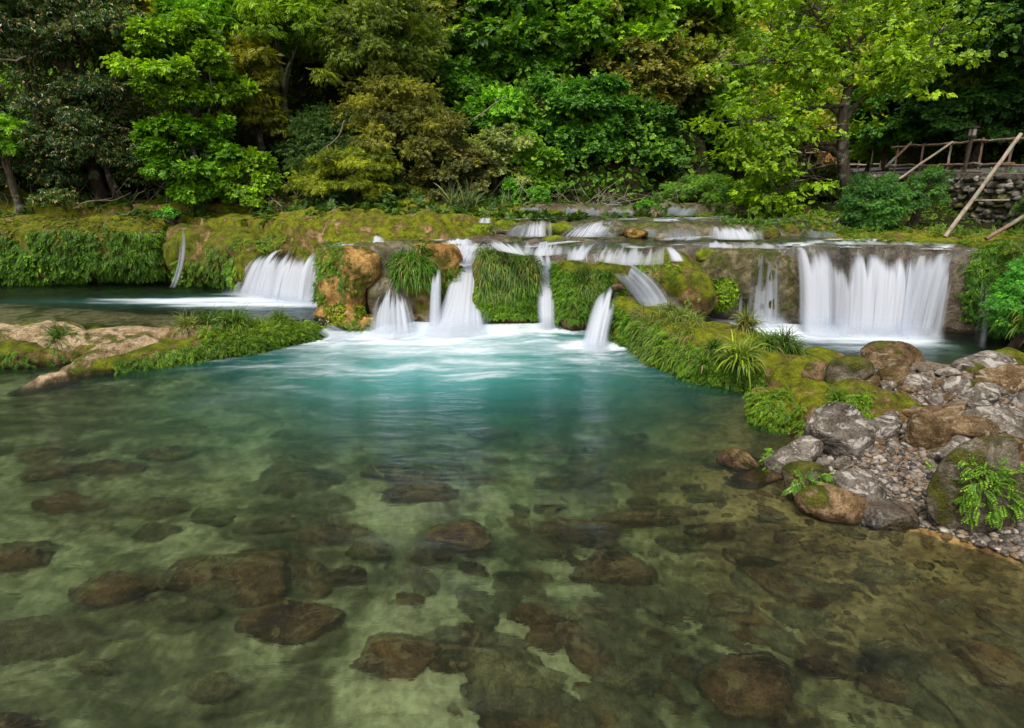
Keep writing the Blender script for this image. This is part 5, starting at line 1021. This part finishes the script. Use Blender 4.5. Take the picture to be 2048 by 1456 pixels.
pole_part('brace', (P2[0][0] - 1.0, P2[0][1], 2.7), (P2[0][0] + .1, P2[0][1], 3.95), .04, rng, M_POLE, fr2, fo2)
for lb, a, b, r_, mt in [('thick pale pole propping the fence, foot on the ferny bank nearest the fall', UY(1890, 474, 13.0), UY(2042, 268, 13.6), .045, M_POLE2),
    ('reddish pole leaning up out of the right edge of the photo', UY(1972, 478, 12.4), UY(2110, 395, 12.6), .042, M_POLE),
    ('long prop pole rising from the stream to the fence behind the willowy bush', UY(1625, 474, 14.4), UY(1905, 284, 16.9), .035, M_POLE2),
    ('shorter prop pole crossing the fence behind the bush', UY(1770, 335, 18.0), UY(1822, 286, 18.6), .04, M_POLE),
    ('thin horizontal pole resting against the rubble wall', UY(1940, 401, 13.6), UY(2020, 400, 13.2), .018, M_POLE2)]:
    mb = MB(); c = (a + b) / 2; pole(mb, a, b, r_, rng, bend=.01); tag(mb.build('prop_pole', mt, None, loc=a), lb, 'pole', 'loose poles propped against the path fence')
# lamp box on a post
lp = UY(1928, 344, 15.2); lr = empty('path_lamp', (lp[0], 15.2, 3.14), 'brown wooden lamp box on a post rising through the pole fence', 'lamp')
M_DKW = m_plain('dark_wood', (.045, .03, .025), (.10, .07, .055)); M_PANE = m_plain('dim_glass', (.22, .21, .18), (.30, .28, .24), 4, .3); M_ORW = m_plain('orange_timber', (.42, .17, .03), (.62, .29, .06), 6)
for nm, c, h, mt in (('post', (0, 0, .42), (.03, .03, .42), M_DKW), ('lamp_box', (0, 0, .91), (.06, .06, .10), M_DKW), ('roof', (0, 0, 1.022), (.085, .085, .014), M_DKW)):
    mb = MB(); mb.box(c, h); mb.build(nm, mt, lr, False)
for k, c in enumerate(((0, -.062, .91), (-.062, 0, .91))):
    mb = MB(); mb.box(c, (.035, .004, .07) if k == 0 else (.004, .035, .07)); mb.build('pane', M_PANE, lr, False)
# orange timber booth
bp = UY(1656, 345, 31); br = empty('timber_booth', (bp[0], 31, 2.9), 'small orange timber booth by the path behind the far fence', 'booth')
mb = MB(); mb.box((0, 0, .75), (.42, .4, .75)); mb.build('wall', M_ORW, br, False)
mb = MB()
for k in range(6): mb.box((-.36 + k * .144, -.415, .62), (.06, .012, .58))
mb.build('door', M_ORW, br, False)
mb = MB(); mb.box((0, 0, 1.55), (.55, .55, .05)); mb.build('roof', M_DKW, br, False)
mb = MB(); mb.box((0, -.41, 1.33), (.38, .01, .10)); mb.build('dark_opening_panel', M_DKW, br, False)  # dark panel on the solid wall, painting the shade inside an open hatch
V, F = stone(700, (.42, .3, .17), 4, 9); o = mesh('covered_heap', V, F, m_plain('black_tarp', (.015, .017, .02), (.04, .04, .05), 12, .4)); o.location = tuple(UY(1675, 336, 27)); tag(o, 'dark tarpaulin covered heap beside the orange timber booth', 'heap')

# ---------------------------------------------------------------- trees and shrubs one can tell apart
def T_(name, label, cat, box, Y, col, tpl=TB, leaf=.3, npuff=26, nper=60, seed=0, ryf=.7, **k):
    c, r, _, _ = B(box[0], box[1], box[2], box[3], Y, 1, 1); r = np.array([r[0], r[0] * ryf, r[2]]) * 1.1
    if 'ground' not in k: k['ground'] = min(gz(c[0], Y + .3), c[2] - r[2] * .4)
    return tree(name, label, cat, c, r, col, tpl, leaf * .50, int(npuff * 1.5), int(nper * 2.3), seed, **k)
DK = (.07, .14, .028); MID = (.085, .18, .02); BRT = (.17, .36, .015); YEL = (.21, .26, .02); OLV = (.15, .21, .03); LIM = (.18, .32, .015); BRN2 = (.26, .21, .06); TEAL = (.07, .16, .045)
S = 1
TR = [
 ('broadleaf_tree', 'towering dark large leaved tree with tan young leaves at the left', 'tree', (-60, -60, 330, 250), 18.0, DK, dict(tpl=TW, leaf=.34, npuff=44, nper=46, mat=M_GLOSSY, tip=.09, pr=.26, r0=.2)),
 ('broadleaf_shrub', 'wall of dark glossy leaves reaching down to the left terrace', 'shrub', (40, 150, 370, 420), 17.6, DK, dict(tpl=TW, leaf=.34, npuff=46, nper=44, mat=M_GLOSSY, tip=.09, pr=.24, low=-.9)),
 ('broadleaf_shrub', 'dark glossy shrub at the left edge above the cliff rim', 'shrub', (-130, 180, 130, 410), 17.8, DK, dict(tpl=TW, leaf=.32, npuff=34, nper=44, mat=M_GLOSSY, tip=.03, pr=.27, low=-.9)),
 ('leafy_tree', 'bright green compound leaved branch at the far left edge', 'tree', (-60, 210, 40, 330), 16.6, BRT, dict(tpl=TP, leaf=.4, npuff=14, nper=36)),
 ('leafy_tree', 'bright compound leaved tree top in the upper left corner', 'tree', (-80, -50, 110, 70), 18.2, MID, dict(tpl=TP, leaf=.4, npuff=20, nper=40)),
 ('vine_clad_tree', 'bright yellow green vine curtain falling beside the dark shrubs', 'tree', (290, 60, 470, 260), 17.2, LIM, dict(tpl=TB, leaf=.27, npuff=38, nper=55, pr=.24, low=-.9)),
 ('vine_clad_tree', 'lower drapery of bright vine leaves hanging to the terrace', 'tree', (300, 220, 480, 425), 16.9, (.13, .29, .012), dict(tpl=TB, leaf=.26, npuff=44, nper=55, pr=.22, low=-.95)),
 ('feathery_tree', 'fresh green feathery tree behind the vine curtain', 'tree', (330, -40, 470, 130), 19.0, BRT, dict(tpl=TP, leaf=.45, npuff=34, nper=50, flat=.5)),
 ('leafy_shrub', 'lime shrub with pale twigs arching over the olive slope', 'shrub', (440, 310, 560, 430), 17.0, LIM, dict(tpl=TB, leaf=.2, npuff=26, nper=42)),
 ('feathery_tree', 'slender tree with orange tinged young leaves, upper left', 'tree', (440, -40, 680, 150), 19.6, (.16, .28, .012), dict(tpl=TP, leaf=.42, npuff=46, nper=50, flat=.5, vs=.25, bright=.08)),
 ('feathery_tree', 'orange tinged branches hanging over the black gap', 'tree', (460, 70, 570, 330), 18.6, (.16, .18, .015), dict(tpl=TP, leaf=.36, npuff=28, nper=44, flat=.5, vs=.28, bright=.05)),
 ('broadleaf_shrub', 'dark green undergrowth at the right of the black gap', 'shrub', (560, 210, 720, 420), 18.6, DK, dict(tpl=TL, leaf=.34, npuff=34, nper=50, low=-.9)),
 ('olive_tree', 'tall grey olive tree with weeping leaves left of centre', 'tree', (630, -30, 860, 230), 19.4, OLV, dict(tpl=TL, leaf=.36, npuff=60, nper=60, pr=.22, bright=.05)),
 ('olive_tree', 'lower grey olive crown with yellow tinted edge', 'tree', (680, 150, 920, 370), 18.8, (.18, .20, .03), dict(tpl=TL, leaf=.32, npuff=56, nper=60, pr=.22, bright=.03)),
 ('feathery_shrub', 'yellow and copper tinged shrub overhanging the left terrace', 'shrub', (600, 310, 810, 410), 17.3, YEL, dict(tpl=TP, leaf=.30, npuff=40, nper=46, flat=.4, vs=.25, pr=.2)),
 ('dark_shrub', 'dark shrub under the copper tinged one', 'shrub', (600, 370, 860, 440), 17.6, DK, dict(tpl=TB, leaf=.18, npuff=30, nper=50, low=-.9)),
 ('bushy_shrub', 'brownish olive bush leaning over the terrace left of centre', 'shrub', (820, 260, 980, 420), 18.0, (.15, .16, .04), dict(tpl=TB, leaf=.16, npuff=46, nper=60, pr=.22, bright=.02)),
 ('bushy_shrub', 'pale grey green bush right of the brownish olive one', 'shrub', (930, 250, 1050, 400), 18.8, (.2, .25, .08), dict(tpl=TB, leaf=.16, npuff=34, nper=55, pr=.24)),
 ('leafy_tree', 'fresh green tree with a pale bare branch above the terraces', 'tree', (920, 170, 1070, 290), 20.5, (.12, .28, .02), dict(tpl=TB, leaf=.24, npuff=34, nper=60)),
 ('dense_tree', 'deep green densely leaved tree in the centre', 'tree', (1090, 140, 1260, 380), 20.2, (.07, .19, .02), dict(tpl=TB, leaf=.24, npuff=66, nper=64, pr=.2, r0=.15)),
 ('dense_tree', 'bright green bush below the deep green central tree', 'tree', (1010, 290, 1120, 410), 19.2, (.14, .28, .02), dict(tpl=TB, leaf=.22, npuff=30, nper=55)),
 ('dense_tree', 'tree with brown flowering top right of the central tree', 'tree', (1200, 95, 1370, 260), 22.0, (.20, .20, .045), dict(tpl=TB, leaf=.24, npuff=50, nper=60, pr=.2)),
 ('dense_tree', 'dark green tree below the brown flowering top', 'tree', (1220, 210, 1360, 390), 20.6, (.06, .15, .02), dict(tpl=TB, leaf=.22, npuff=46, nper=60, pr=.22)),
 ('dense_tree', 'ivy clad dark tree upper middle', 'tree', (960, 30, 1160, 230), 23.0, (.07, .17, .02), dict(tpl=TB, leaf=.26, npuff=60, nper=60, pr=.2)),
 ('dense_tree', 'light green tree crowning the slope upper middle', 'tree', (1090, -40, 1280, 120), 27.0, (.15, .32, .02), dict(tpl=TB, leaf=.32, npuff=50, nper=60, pr=.22)),
 ('dense_tree', 'olive yellow tree on the upper slope left of the middle', 'tree', (830, -40, 1000, 160), 24.0, (.17, .27, .02), dict(tpl=TB, leaf=.28, npuff=50, nper=60, pr=.22)),
 ('dense_tree', 'green tree on the slope above the grey olive trees', 'tree', (860, 110, 1000, 240), 21.5, (.08, .19, .02), dict(tpl=TB, leaf=.24, npuff=40, nper=60, pr=.24)),
 ('conical_tree', 'blue green tree in the shaded notch of the valley', 'tree', (1370, 30, 1470, 130), 38, TEAL, dict(tpl=TC, leaf=.42, npuff=34, nper=60, flat=.5)),
 ('dense_tree', 'light green tree in the far valley left of the notch', 'tree', (1300, 30, 1380, 170), 34, (.14, .30, .02), dict(tpl=TC, leaf=.4, npuff=34, nper=60)),
 ('leafy_shrub', 'pale green spreading bush over the far white slide', 'shrub', (1340, 345, 1470, 425), 18.6, (.16, .30, .04), dict(tpl=TP, leaf=.22, npuff=26, nper=44, flat=.35, low=-.3)),
 ('leafy_shrub', 'dark green spreading bush right of the far white slide', 'shrub', (1420, 370, 1560, 440), 18.0, (.08, .20, .03), dict(tpl=TP, leaf=.22, npuff=28, nper=44, flat=.4, low=-.4)),
 ('leafy_shrub', 'brown green thicket clinging to the bank under the path', 'shrub', (1560, 345, 1710, 450), 18.5, (.10, .12, .03), dict(tpl=TB, leaf=.18, npuff=40, nper=50, pr=.22, low=-.9)),
 ('leafy_shrub', 'bright young leaves low over the stream before the thicket', 'shrub', (1470, 340, 1600, 440), 16.8, LIM, dict(tpl=TB, leaf=.22, npuff=22, nper=28, flat=.6, pr=.22)),
 ('willow_bush', 'willowy blue green bush drooping to the stream by the rubble wall', 'shrub', (1692, 352, 1805, 482), 14.6, (.09, .23, .045), dict(tpl=TL, leaf=.22, npuff=64, nper=46, pr=.22, low=-.9)),
 ('willow_bush', 'sparse green sprays at the top of the rubble wall', 'shrub', (1800, 345, 1900, 420), 14.9, (.09, .22, .04), dict(tpl=TL, leaf=.18, npuff=18, nper=34, pr=.25, low=-.9)),
 ('willow_bush', 'leafy plant with long narrow leaves at the right edge over the pool', 'shrub', (1985, 520, 2110, 690), 10.9, (.11, .34, .05), dict(tpl=TL, leaf=.20, npuff=34, nper=36, pr=.26, low=-.9)),
 ('fern_bush', 'brownish fern clump at the right edge above the cliff', 'shrub', (2010, 470, 2110, 570), 11.6, (.17, .24, .04), dict(tpl=TP, leaf=.2, npuff=24, nper=40, low=-.9)),
 ('leafy_shrub', 'small bright shrub beside the topmost cascade', 'shrub', (1275, 402, 1310, 424), 16.9, (.14, .34, .03), dict(tpl=TB, leaf=.1, npuff=12, nper=26)),
 ('leafy_shrub', 'small bright shrub on the rim beside the thin left waterfall', 'shrub', (312, 418, 372, 442), 16.2, (.10, .30, .03), dict(tpl=TM, leaf=.12, npuff=12, nper=30)),
 ('leafy_shrub', 'two stemmed green shrub at the forest foot, centre', 'shrub', (1000, 365, 1050, 420), 18.2, (.13, .32, .03), dict(tpl=TB, leaf=.14, npuff=14, nper=34)),
 ('leafy_shrub', 'green shrub at the forest foot right of the spiky grasses', 'shrub', (1055, 372, 1100, 420), 18.0, (.12, .30, .03), dict(tpl=TB, leaf=.14, npuff=14, nper=34)),
 ('bushy_shrub', 'grey brown twiggy bush behind the olive slope', 'shrub', (500, 395, 600, 445), 17.0, (.17, .13, .08), dict(tpl=TL, leaf=.14, npuff=18, nper=34)),
 ('leafy_tree', 'dark hanging foliage at the top right corner', 'tree', (1900, -60, 2120, 120), 19, (.06, .15, .02), dict(tpl=TB, leaf=.28, npuff=50, nper=55, low=-.9, base=(17.5, 20.5, 5.5))),
 ('leafy_tree', 'copper tinged foliage on the slope above the path', 'tree', (1860, 40, 2110, 190), 20.5, (.13, .20, .02), dict(tpl=TP, leaf=.40, npuff=56, nper=50, low=-.9, vs=.26, pr=.22)),
 ('leafy_shrub', 'deep green shrubs overhanging the path beyond the fence', 'shrub', (1850, 150, 2110, 275), 20.0, (.06, .16, .03), dict(tpl=TB, leaf=.24, npuff=64, nper=55, low=-.9, pr=.2)),
 ('leafy_shrub', 'green shrubs at the foot of the slope left of the lamp box', 'shrub', (1720, 150, 1880, 300), 23.0, (.08, .22, .02), dict(tpl=TB, leaf=.26, npuff=52, nper=55, low=-.9, pr=.22)),
 ('leafy_shrub', 'lime shrub glowing behind the walnut trunk', 'shrub', (1700, 285, 1790, 335), 24.5, LIM, dict(tpl=TP, leaf=.26, npuff=22, nper=40)),
]
for k, (nm, lb, ct, bx, Y_, cl, kw) in enumerate(TR):
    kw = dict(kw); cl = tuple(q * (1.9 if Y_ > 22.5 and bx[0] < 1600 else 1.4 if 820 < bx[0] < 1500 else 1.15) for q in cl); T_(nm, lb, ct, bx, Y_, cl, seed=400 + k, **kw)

# the walnut: a hand laid trunk and boughs, leaves along the boughs
def walnut():
    Yw = 17.2; base = UY(1692, 362, Yw); root = empty('walnut_tree', base, 'big spreading tree with bright yellow green leaves and forked grey trunk beside the path', 'tree')
    rng = np.random.RandomState(12); mb = MB(); tips = []
    def bough(pts, r0, r1, dy=(0, 0)):
        P = np.array([UY(u, v, Yw + d) for (u, v, d) in pts]); n = 14; t = np.linspace(0, 1, len(P)); q = np.linspace(0, 1, n); Q = np.stack([np.interp(q, t, P[:, k]) for k in range(3)], -1)
        Q += rng.normal(0, .02, Q.shape) * np.sin(q * np.pi)[:, None]; mb.tube(Q - base, np.linspace(r0, r1, n), 10, .5); return Q
    main = bough([(1694, 372, 0), (1686, 320, 0), (1681, 265, 0), (1686, 225, 0), (1700, 180, 0), (1698, 120, .1), (1690, 60, .2), (1685, 0, .3), (1690, -60, .3)], .17, .06)
    bs = [main]
    for pts, a, b in [
        ([(1688, 318, 0), (1660, 300, -.2), (1630, 290, -.5), (1590, 300, -.8), (1550, 320, -1.0)], .10, .02),
        ([(1682, 250, 0), (1720, 200, .3), (1790, 150, .5), (1850, 100, .8), (1890, 50, .9)], .09, .02),
        ([(1700, 170, 0), (1660, 150, -.3), (1600, 130, -.5), (1540, 118, -.8), (1490, 130, -1.0)], .08, .02),
        ([(1686, 240, 0), (1640, 190, .4), (1600, 140, .6), (1590, 100, .8), (1540, 60, 1.0)], .07, .02),
        ([(1698, 110, .1), (1660, 80, -.3), (1640, 40, -.5), (1610, 0, -.7)], .07, .02),
        ([(1698, 110, .1), (1730, 70, .4), (1770, 20, .6), (1800, -30, .8)], .07, .02),
        ([(1690, 210, 0), (1640, 215, -.6), (1580, 220, -1.0), (1530, 245, -1.2), (1480, 250, -1.4)], .06, .015),
        ([(1686, 270, 0), (1640, 260, -.6), (1580, 270, -1.2), (1540, 300, -1.4), (1510, 350, -1.5)], .05, .015),
        ([(1700, 180, 0), (1750, 150, -.5), (1800, 130, -.8), (1850, 140, -1.0)], .05, .015),
        ([(1692, 60, .2), (1640, 20, .8), (1570, -20, 1.2), (1520, -30, 1.4)], .06, .015),
        ([(1660, 300, -.2), (1630, 330, -.8), (1590, 360, -1.2), (1550, 395, -1.5)], .04, .012)]: bs.append(bough(pts, a, b))
    # secondary twigs and leafy platforms
    C = []
    for Q in bs[1:]:
        for k in range(5, 14):
            for _ in range(3):
                e = Q[k] + rng.normal(0, 1, 3) * [.6, .55, .26] + [0, 0, .12]; m_ = (Q[k] + e) / 2 + [0, 0, .06]
                mb.tube(np.array([Q[k], m_, e]) - base, [.018, .012, .005], 5, .5, cap=False); C.append(e)
    for k in range(9, 14):
        for _ in range(4): C.append(main[k] + rng.normal(0, 1, 3) * [.6, .5, .3])
    C = np.array(C); cu, cv = PJ(C); C = C[~((cu > 1585) & (cu < 1770) & (cv > 275) & (cv < 365))]; n = 22; P = np.repeat(C, n, 0) + rng.normal(0, 1, (len(C) * n, 3)) * [.23, .23, .06]
    O = nrm(P - np.repeat(C, n, 0) + [0, 0, .04]); V, F, va = sprays(rng, P, O, TB, .125, .5, var0=.5 + np.repeat(rng.normal(0, .12, len(C)), n), vs=.16)
    mesh('crown', V - base, F, M_LEAF, root, False, {'var': va}, (.19, .33, .012)); mb.build('trunk', M_BARK, root)
walnut()
# bare pale branches seen against the forest
rng = np.random.RandomState(33)
for lb, pts in [('pale bare branch arching in front of the dark gap at left centre', [(690, 240, 17.6), (682, 262, 17.6), (670, 285, 17.7), (640, 300, 17.8), (610, 335, 17.9)]),
    ('pale bare branch reaching up from the fresh green tree', [(950, 237, 19.2), (975, 218, 19.3), (1000, 200, 19.4), (1012, 190, 19.4)]),
    ('thin bare branch across the dark leaves at the left edge', [(-10, 118, 16.6), (30, 121, 16.6), (58, 112, 16.6), (30, 118, 16.7), (20, 95, 16.7)]),
    ('curved bare root stem lying on the left terrace', [(232, 432, 16.7), (262, 425, 16.7), (285, 405, 16.9)]), ('arching bare twig over the left terrace', [(150, 418, 16.8), (185, 400, 16.8), (225, 402, 16.9), (262, 385, 17.0)]),
    ('leaning bare twig beside the lime shrub', [(490, 440, 16.5), (515, 405, 16.6), (550, 370, 16.8)]), ('second bare twig crossing the leaning one', [(585, 440, 16.5), (560, 410, 16.6), (530, 385, 16.8)])]:
    P = np.array([UY(*q) for q in pts]); t = np.linspace(0, 1, len(P)); q = np.linspace(0, 1, 12); Q = np.stack([np.interp(q, t, P[:, k]) for k in range(3)], -1) + rng.normal(0, .012, (12, 3))
    mb = MB(); mb.tube(Q - Q[0], np.linspace(.028, .010, 12), 6); o = mb.build('bare_branch', M_TWIG); o.location = tuple(Q[0]); tag(o, lb, 'branch')
# dead twigs tangled at the foot of the forest
mb = MB()
for k in range(170):
    u = rng.uniform(-40, 620) if k < 120 else rng.uniform(980, 1350); a = UY(u, rng.uniform(395, 440), 17.2 + rng.rand()); a[2] = max(a[2], gz(a[0], a[1])); e = a + rng.normal(0, 1, 3) * [.5, .3, .15] + [0, 0, .4]
    mb.tube(np.array([a, (a + e) / 2 + rng.normal(0, .1, 3), e]), [.012, .009, .004], 5, .5, cap=False)
tag(mb.build('twigs', M_TWIG), 'tangle of dead twigs under the forest edge', None, None, 'stuff')
# ---------------------------------------------------------------- the forest mass on the hillsides
def forest():
    rng = np.random.RandomState(77); P_, O_, L_, S_ = [], [], [], []
    specs = []
    N = 1700
    x = rng.uniform(-34, 44, N * 6); y = rng.uniform(16.5, 85, N * 6)
    u, v = PJ(np.stack([x, y, H(x, y) + 1.0], -1)); ang = np.abs(x) < y * 1.15 + 4
    hl, hr = hills(x, y); on = (y > pl(x, [-30, -12, 4, 8, 12], [21, 21.5, 22.5, 24, 24]) - 9 * (x > 15.5)) & ((hl > 2.3) | (hr > 3.0)) & ang & ~((x > road_x(y) - 1.0) & (x < road_x(y) + 3.8)) 
    keep = on & (rng.rand(len(x)) < np.clip(26.0 / y, .12, 1) ** 1.2) & ((v > -260))
    x, y = x[keep][:N], y[keep][:N]; z = H(x, y)
    cols = rng.rand(len(x)); V_, F_, A_, Cc, off = [], [], [], [], 0
    kinds = {}
    for k in range(len(x)):
        R = rng.uniform(.7, 1.5) * (1 + y[k] / 70); big = rng.rand() < .3
        h = R * rng.uniform(.5, 1.3) * (1.5 if big else 1); C = np.array([x[k], y[k], z[k] + h])
        n1 = int(np.clip(11 * R, 8, 22)); n2 = int(np.clip(850 / y[k], 12, 40))
        p, o, val, c = crown_pts(rng, C, (R, R, R * rng.uniform(.7, 1.3)), n1, n2, .42, -.3, .7)
        f = fbm(np.array([[x[k] * .12, y[k] * .12, 3]]), 2)[0] + rng.normal(0, .22) + (y[k] - 26) * .016 + .12
        g = 0 if f < -.18 else 1 if f < .12 else 2 if f < .38 else 3
        kinds.setdefault(g, []).append((p, o, val + rng.normal(0, .08) + (y[k] - 25) * .005, np.full(len(p), .13 + y[k] * .0054)))
    cl = [(.075, .18, .02), (.14, .30, .02), (.22, .40, .02), (.27, .30, .045)]
    lb = ['dark green mass of forest covering the slopes', 'mid green mass of forest covering the slopes', 'light fresh green mass of forest on the slopes', 'olive and brown tinged mass of forest on the slopes']
    for g, L in kinds.items():
        p = np.vstack([q[0] for q in L]); o = np.vstack([q[1] for q in L]); v = np.concatenate([q[2] for q in L]); s = np.concatenate([q[3] for q in L])
        V, F, va = sprays(rng, p, o, TB, s, .45, var0=v, vs=.16)
        tag(mesh('forest', V, F, M_LEAF, None, False, {'var': va}, cl[g]), lb[g], None, None, 'stuff')
forest()
def slope_cover():
    rng = np.random.RandomState(5)
    for g, (cl, lb, n) in enumerate([((.06, .14, .02), 'dark ivy and saplings matting the steep forest slope', 26000), ((.11, .24, .02), 'mid green saplings matting the steep forest slope', 22000), ((.19, .30, .03), 'yellow green saplings matting the steep forest slope', 9000)]):
        x = rng.uniform(-30, 34, n * 3); y = rng.uniform(18.2, 36, n * 3) ; hl, hr = hills(x, y); f = fbm(P3(x, y, 0, .45), 3, .5, 40 + g)
        ok = ((hl > 2.32) | (hr > 3.2)) & (np.abs(x) < y * 1.1 + 3) & (f > .02) & (rng.rand(n * 3) < (20 / y) ** 1.5); x, y, f = x[ok][:n], y[ok][:n], f[ok][:n]; z = H(x, y)
        q = np.stack([x, y, z], -1) + np.array([0, -.5, .6]) * (rng.rand(len(x), 1) * 1.2 * np.clip(f[:, None] * 5, .2, 1.6))
        V, F, va = sprays(rng, q, nrm(rng.normal(0, .5, q.shape) + [0, -.7, .4]), TB if g else TL, .13, .6, var0=.45 + f * .6, vs=.17)
        tag(mesh('undergrowth', V, F, M_LEAF, None, False, {'var': va}, cl), lb, None, None, 'stuff')
slope_cover()
# undergrowth on the banks and terrace tops
def cover(name, label, n, us, vs_, z0, T, size, col, seed, cond=None, mat=None, up=.7):
    rng = np.random.RandomState(seed); u = rng.uniform(*us, n); v = rng.uniform(*vs_, n); q = np.array([UZ(a, b, z0) for a, b in zip(u, v)]); z = H(q[:, 0], q[:, 1]); q[:, 2] = z + size * .2
    k = fbm(q * 1.3, 3, .5, seed) > -.02
    if cond: k &= cond(q)
    q = q[k]; O = nrm(rng.normal(0, 1, q.shape) * [1, 1, .3] + [0, 0, up]); V, F, va = sprays(rng, q, O, T, size, .3, var0=.5, vs=.18)
    tag(mesh(name, V, F, mat or M_FERN, None, False, {'var': va}, col), label, None, None, 'stuff')
cover('fern_cover', 'low ferns on the strip between the rubble wall and the water', 3200, (1690, 2150), (440, 482), 1.78, TF, .15, (.15, .27, .025), 5)
cover('fern_cover', 'green fringe at the foot of the bank under the walnut tree', 2200, (1440, 1720), (425, 452), 2.0, TF, .15, (.14, .28, .025), 6)
cover('moss_cover', 'tiny plants dotted over the mossy left terrace', 1800, (380, 1000), (425, 470), 2.0, TM, .06, (.16, .25, .02), 7)
cover('undergrowth', 'dark undergrowth along the forest foot', 3800, (-200, 1500), (392, 416), 2.3, TB, .2, (.08, .17, .02), 8, up=1.2)
rng = np.random.RandomState(91); yy = rng.uniform(10, 40, 2500); xx = road_x(yy) + 3.3 + rng.rand(2500) ** 2 * 1.2; q = np.stack([xx, yy, H(xx, yy) + .05], -1)
V, F, va = sprays(rng, q, nrm(rng.normal(0, 1, q.shape) * [1, 1, .3] + [0, 0, .7]), TF, .2, .3, var0=.5, vs=.18)
tag(mesh('undergrowth', V, F, M_FERN, None, False, {'var': va}, (.08, .18, .02)), 'weeds along the far verge of the path', None, None, 'stuff')
#print('FOREST', [ (o.name, len(o.data.polygons)) for o in COL.objects if o.name.startswith('forest')])
rng = np.random.RandomState(92); yy = rng.uniform(12, 24, 900); zz = rng.uniform(1.75, 3.1, 900); q = np.stack([road_x(yy) - .28 + rng.normal(0, .03, 900), yy, zz], -1); q = q[fbm(q * 1.6, 3, .5, 4) > .0]
V, F, va = sprays(rng, q, nrm(rng.normal(0, .4, q.shape) + [-1, -.3, 0]), TP, .2, .8, var0=.5, vs=.18)
tag(mesh('wall_plants', V, F, M_FERN, None, False, {'var': va}, (.09, .20, .03)), 'small ferns and creepers rooted in the rubble wall', None, None, 'stuff')
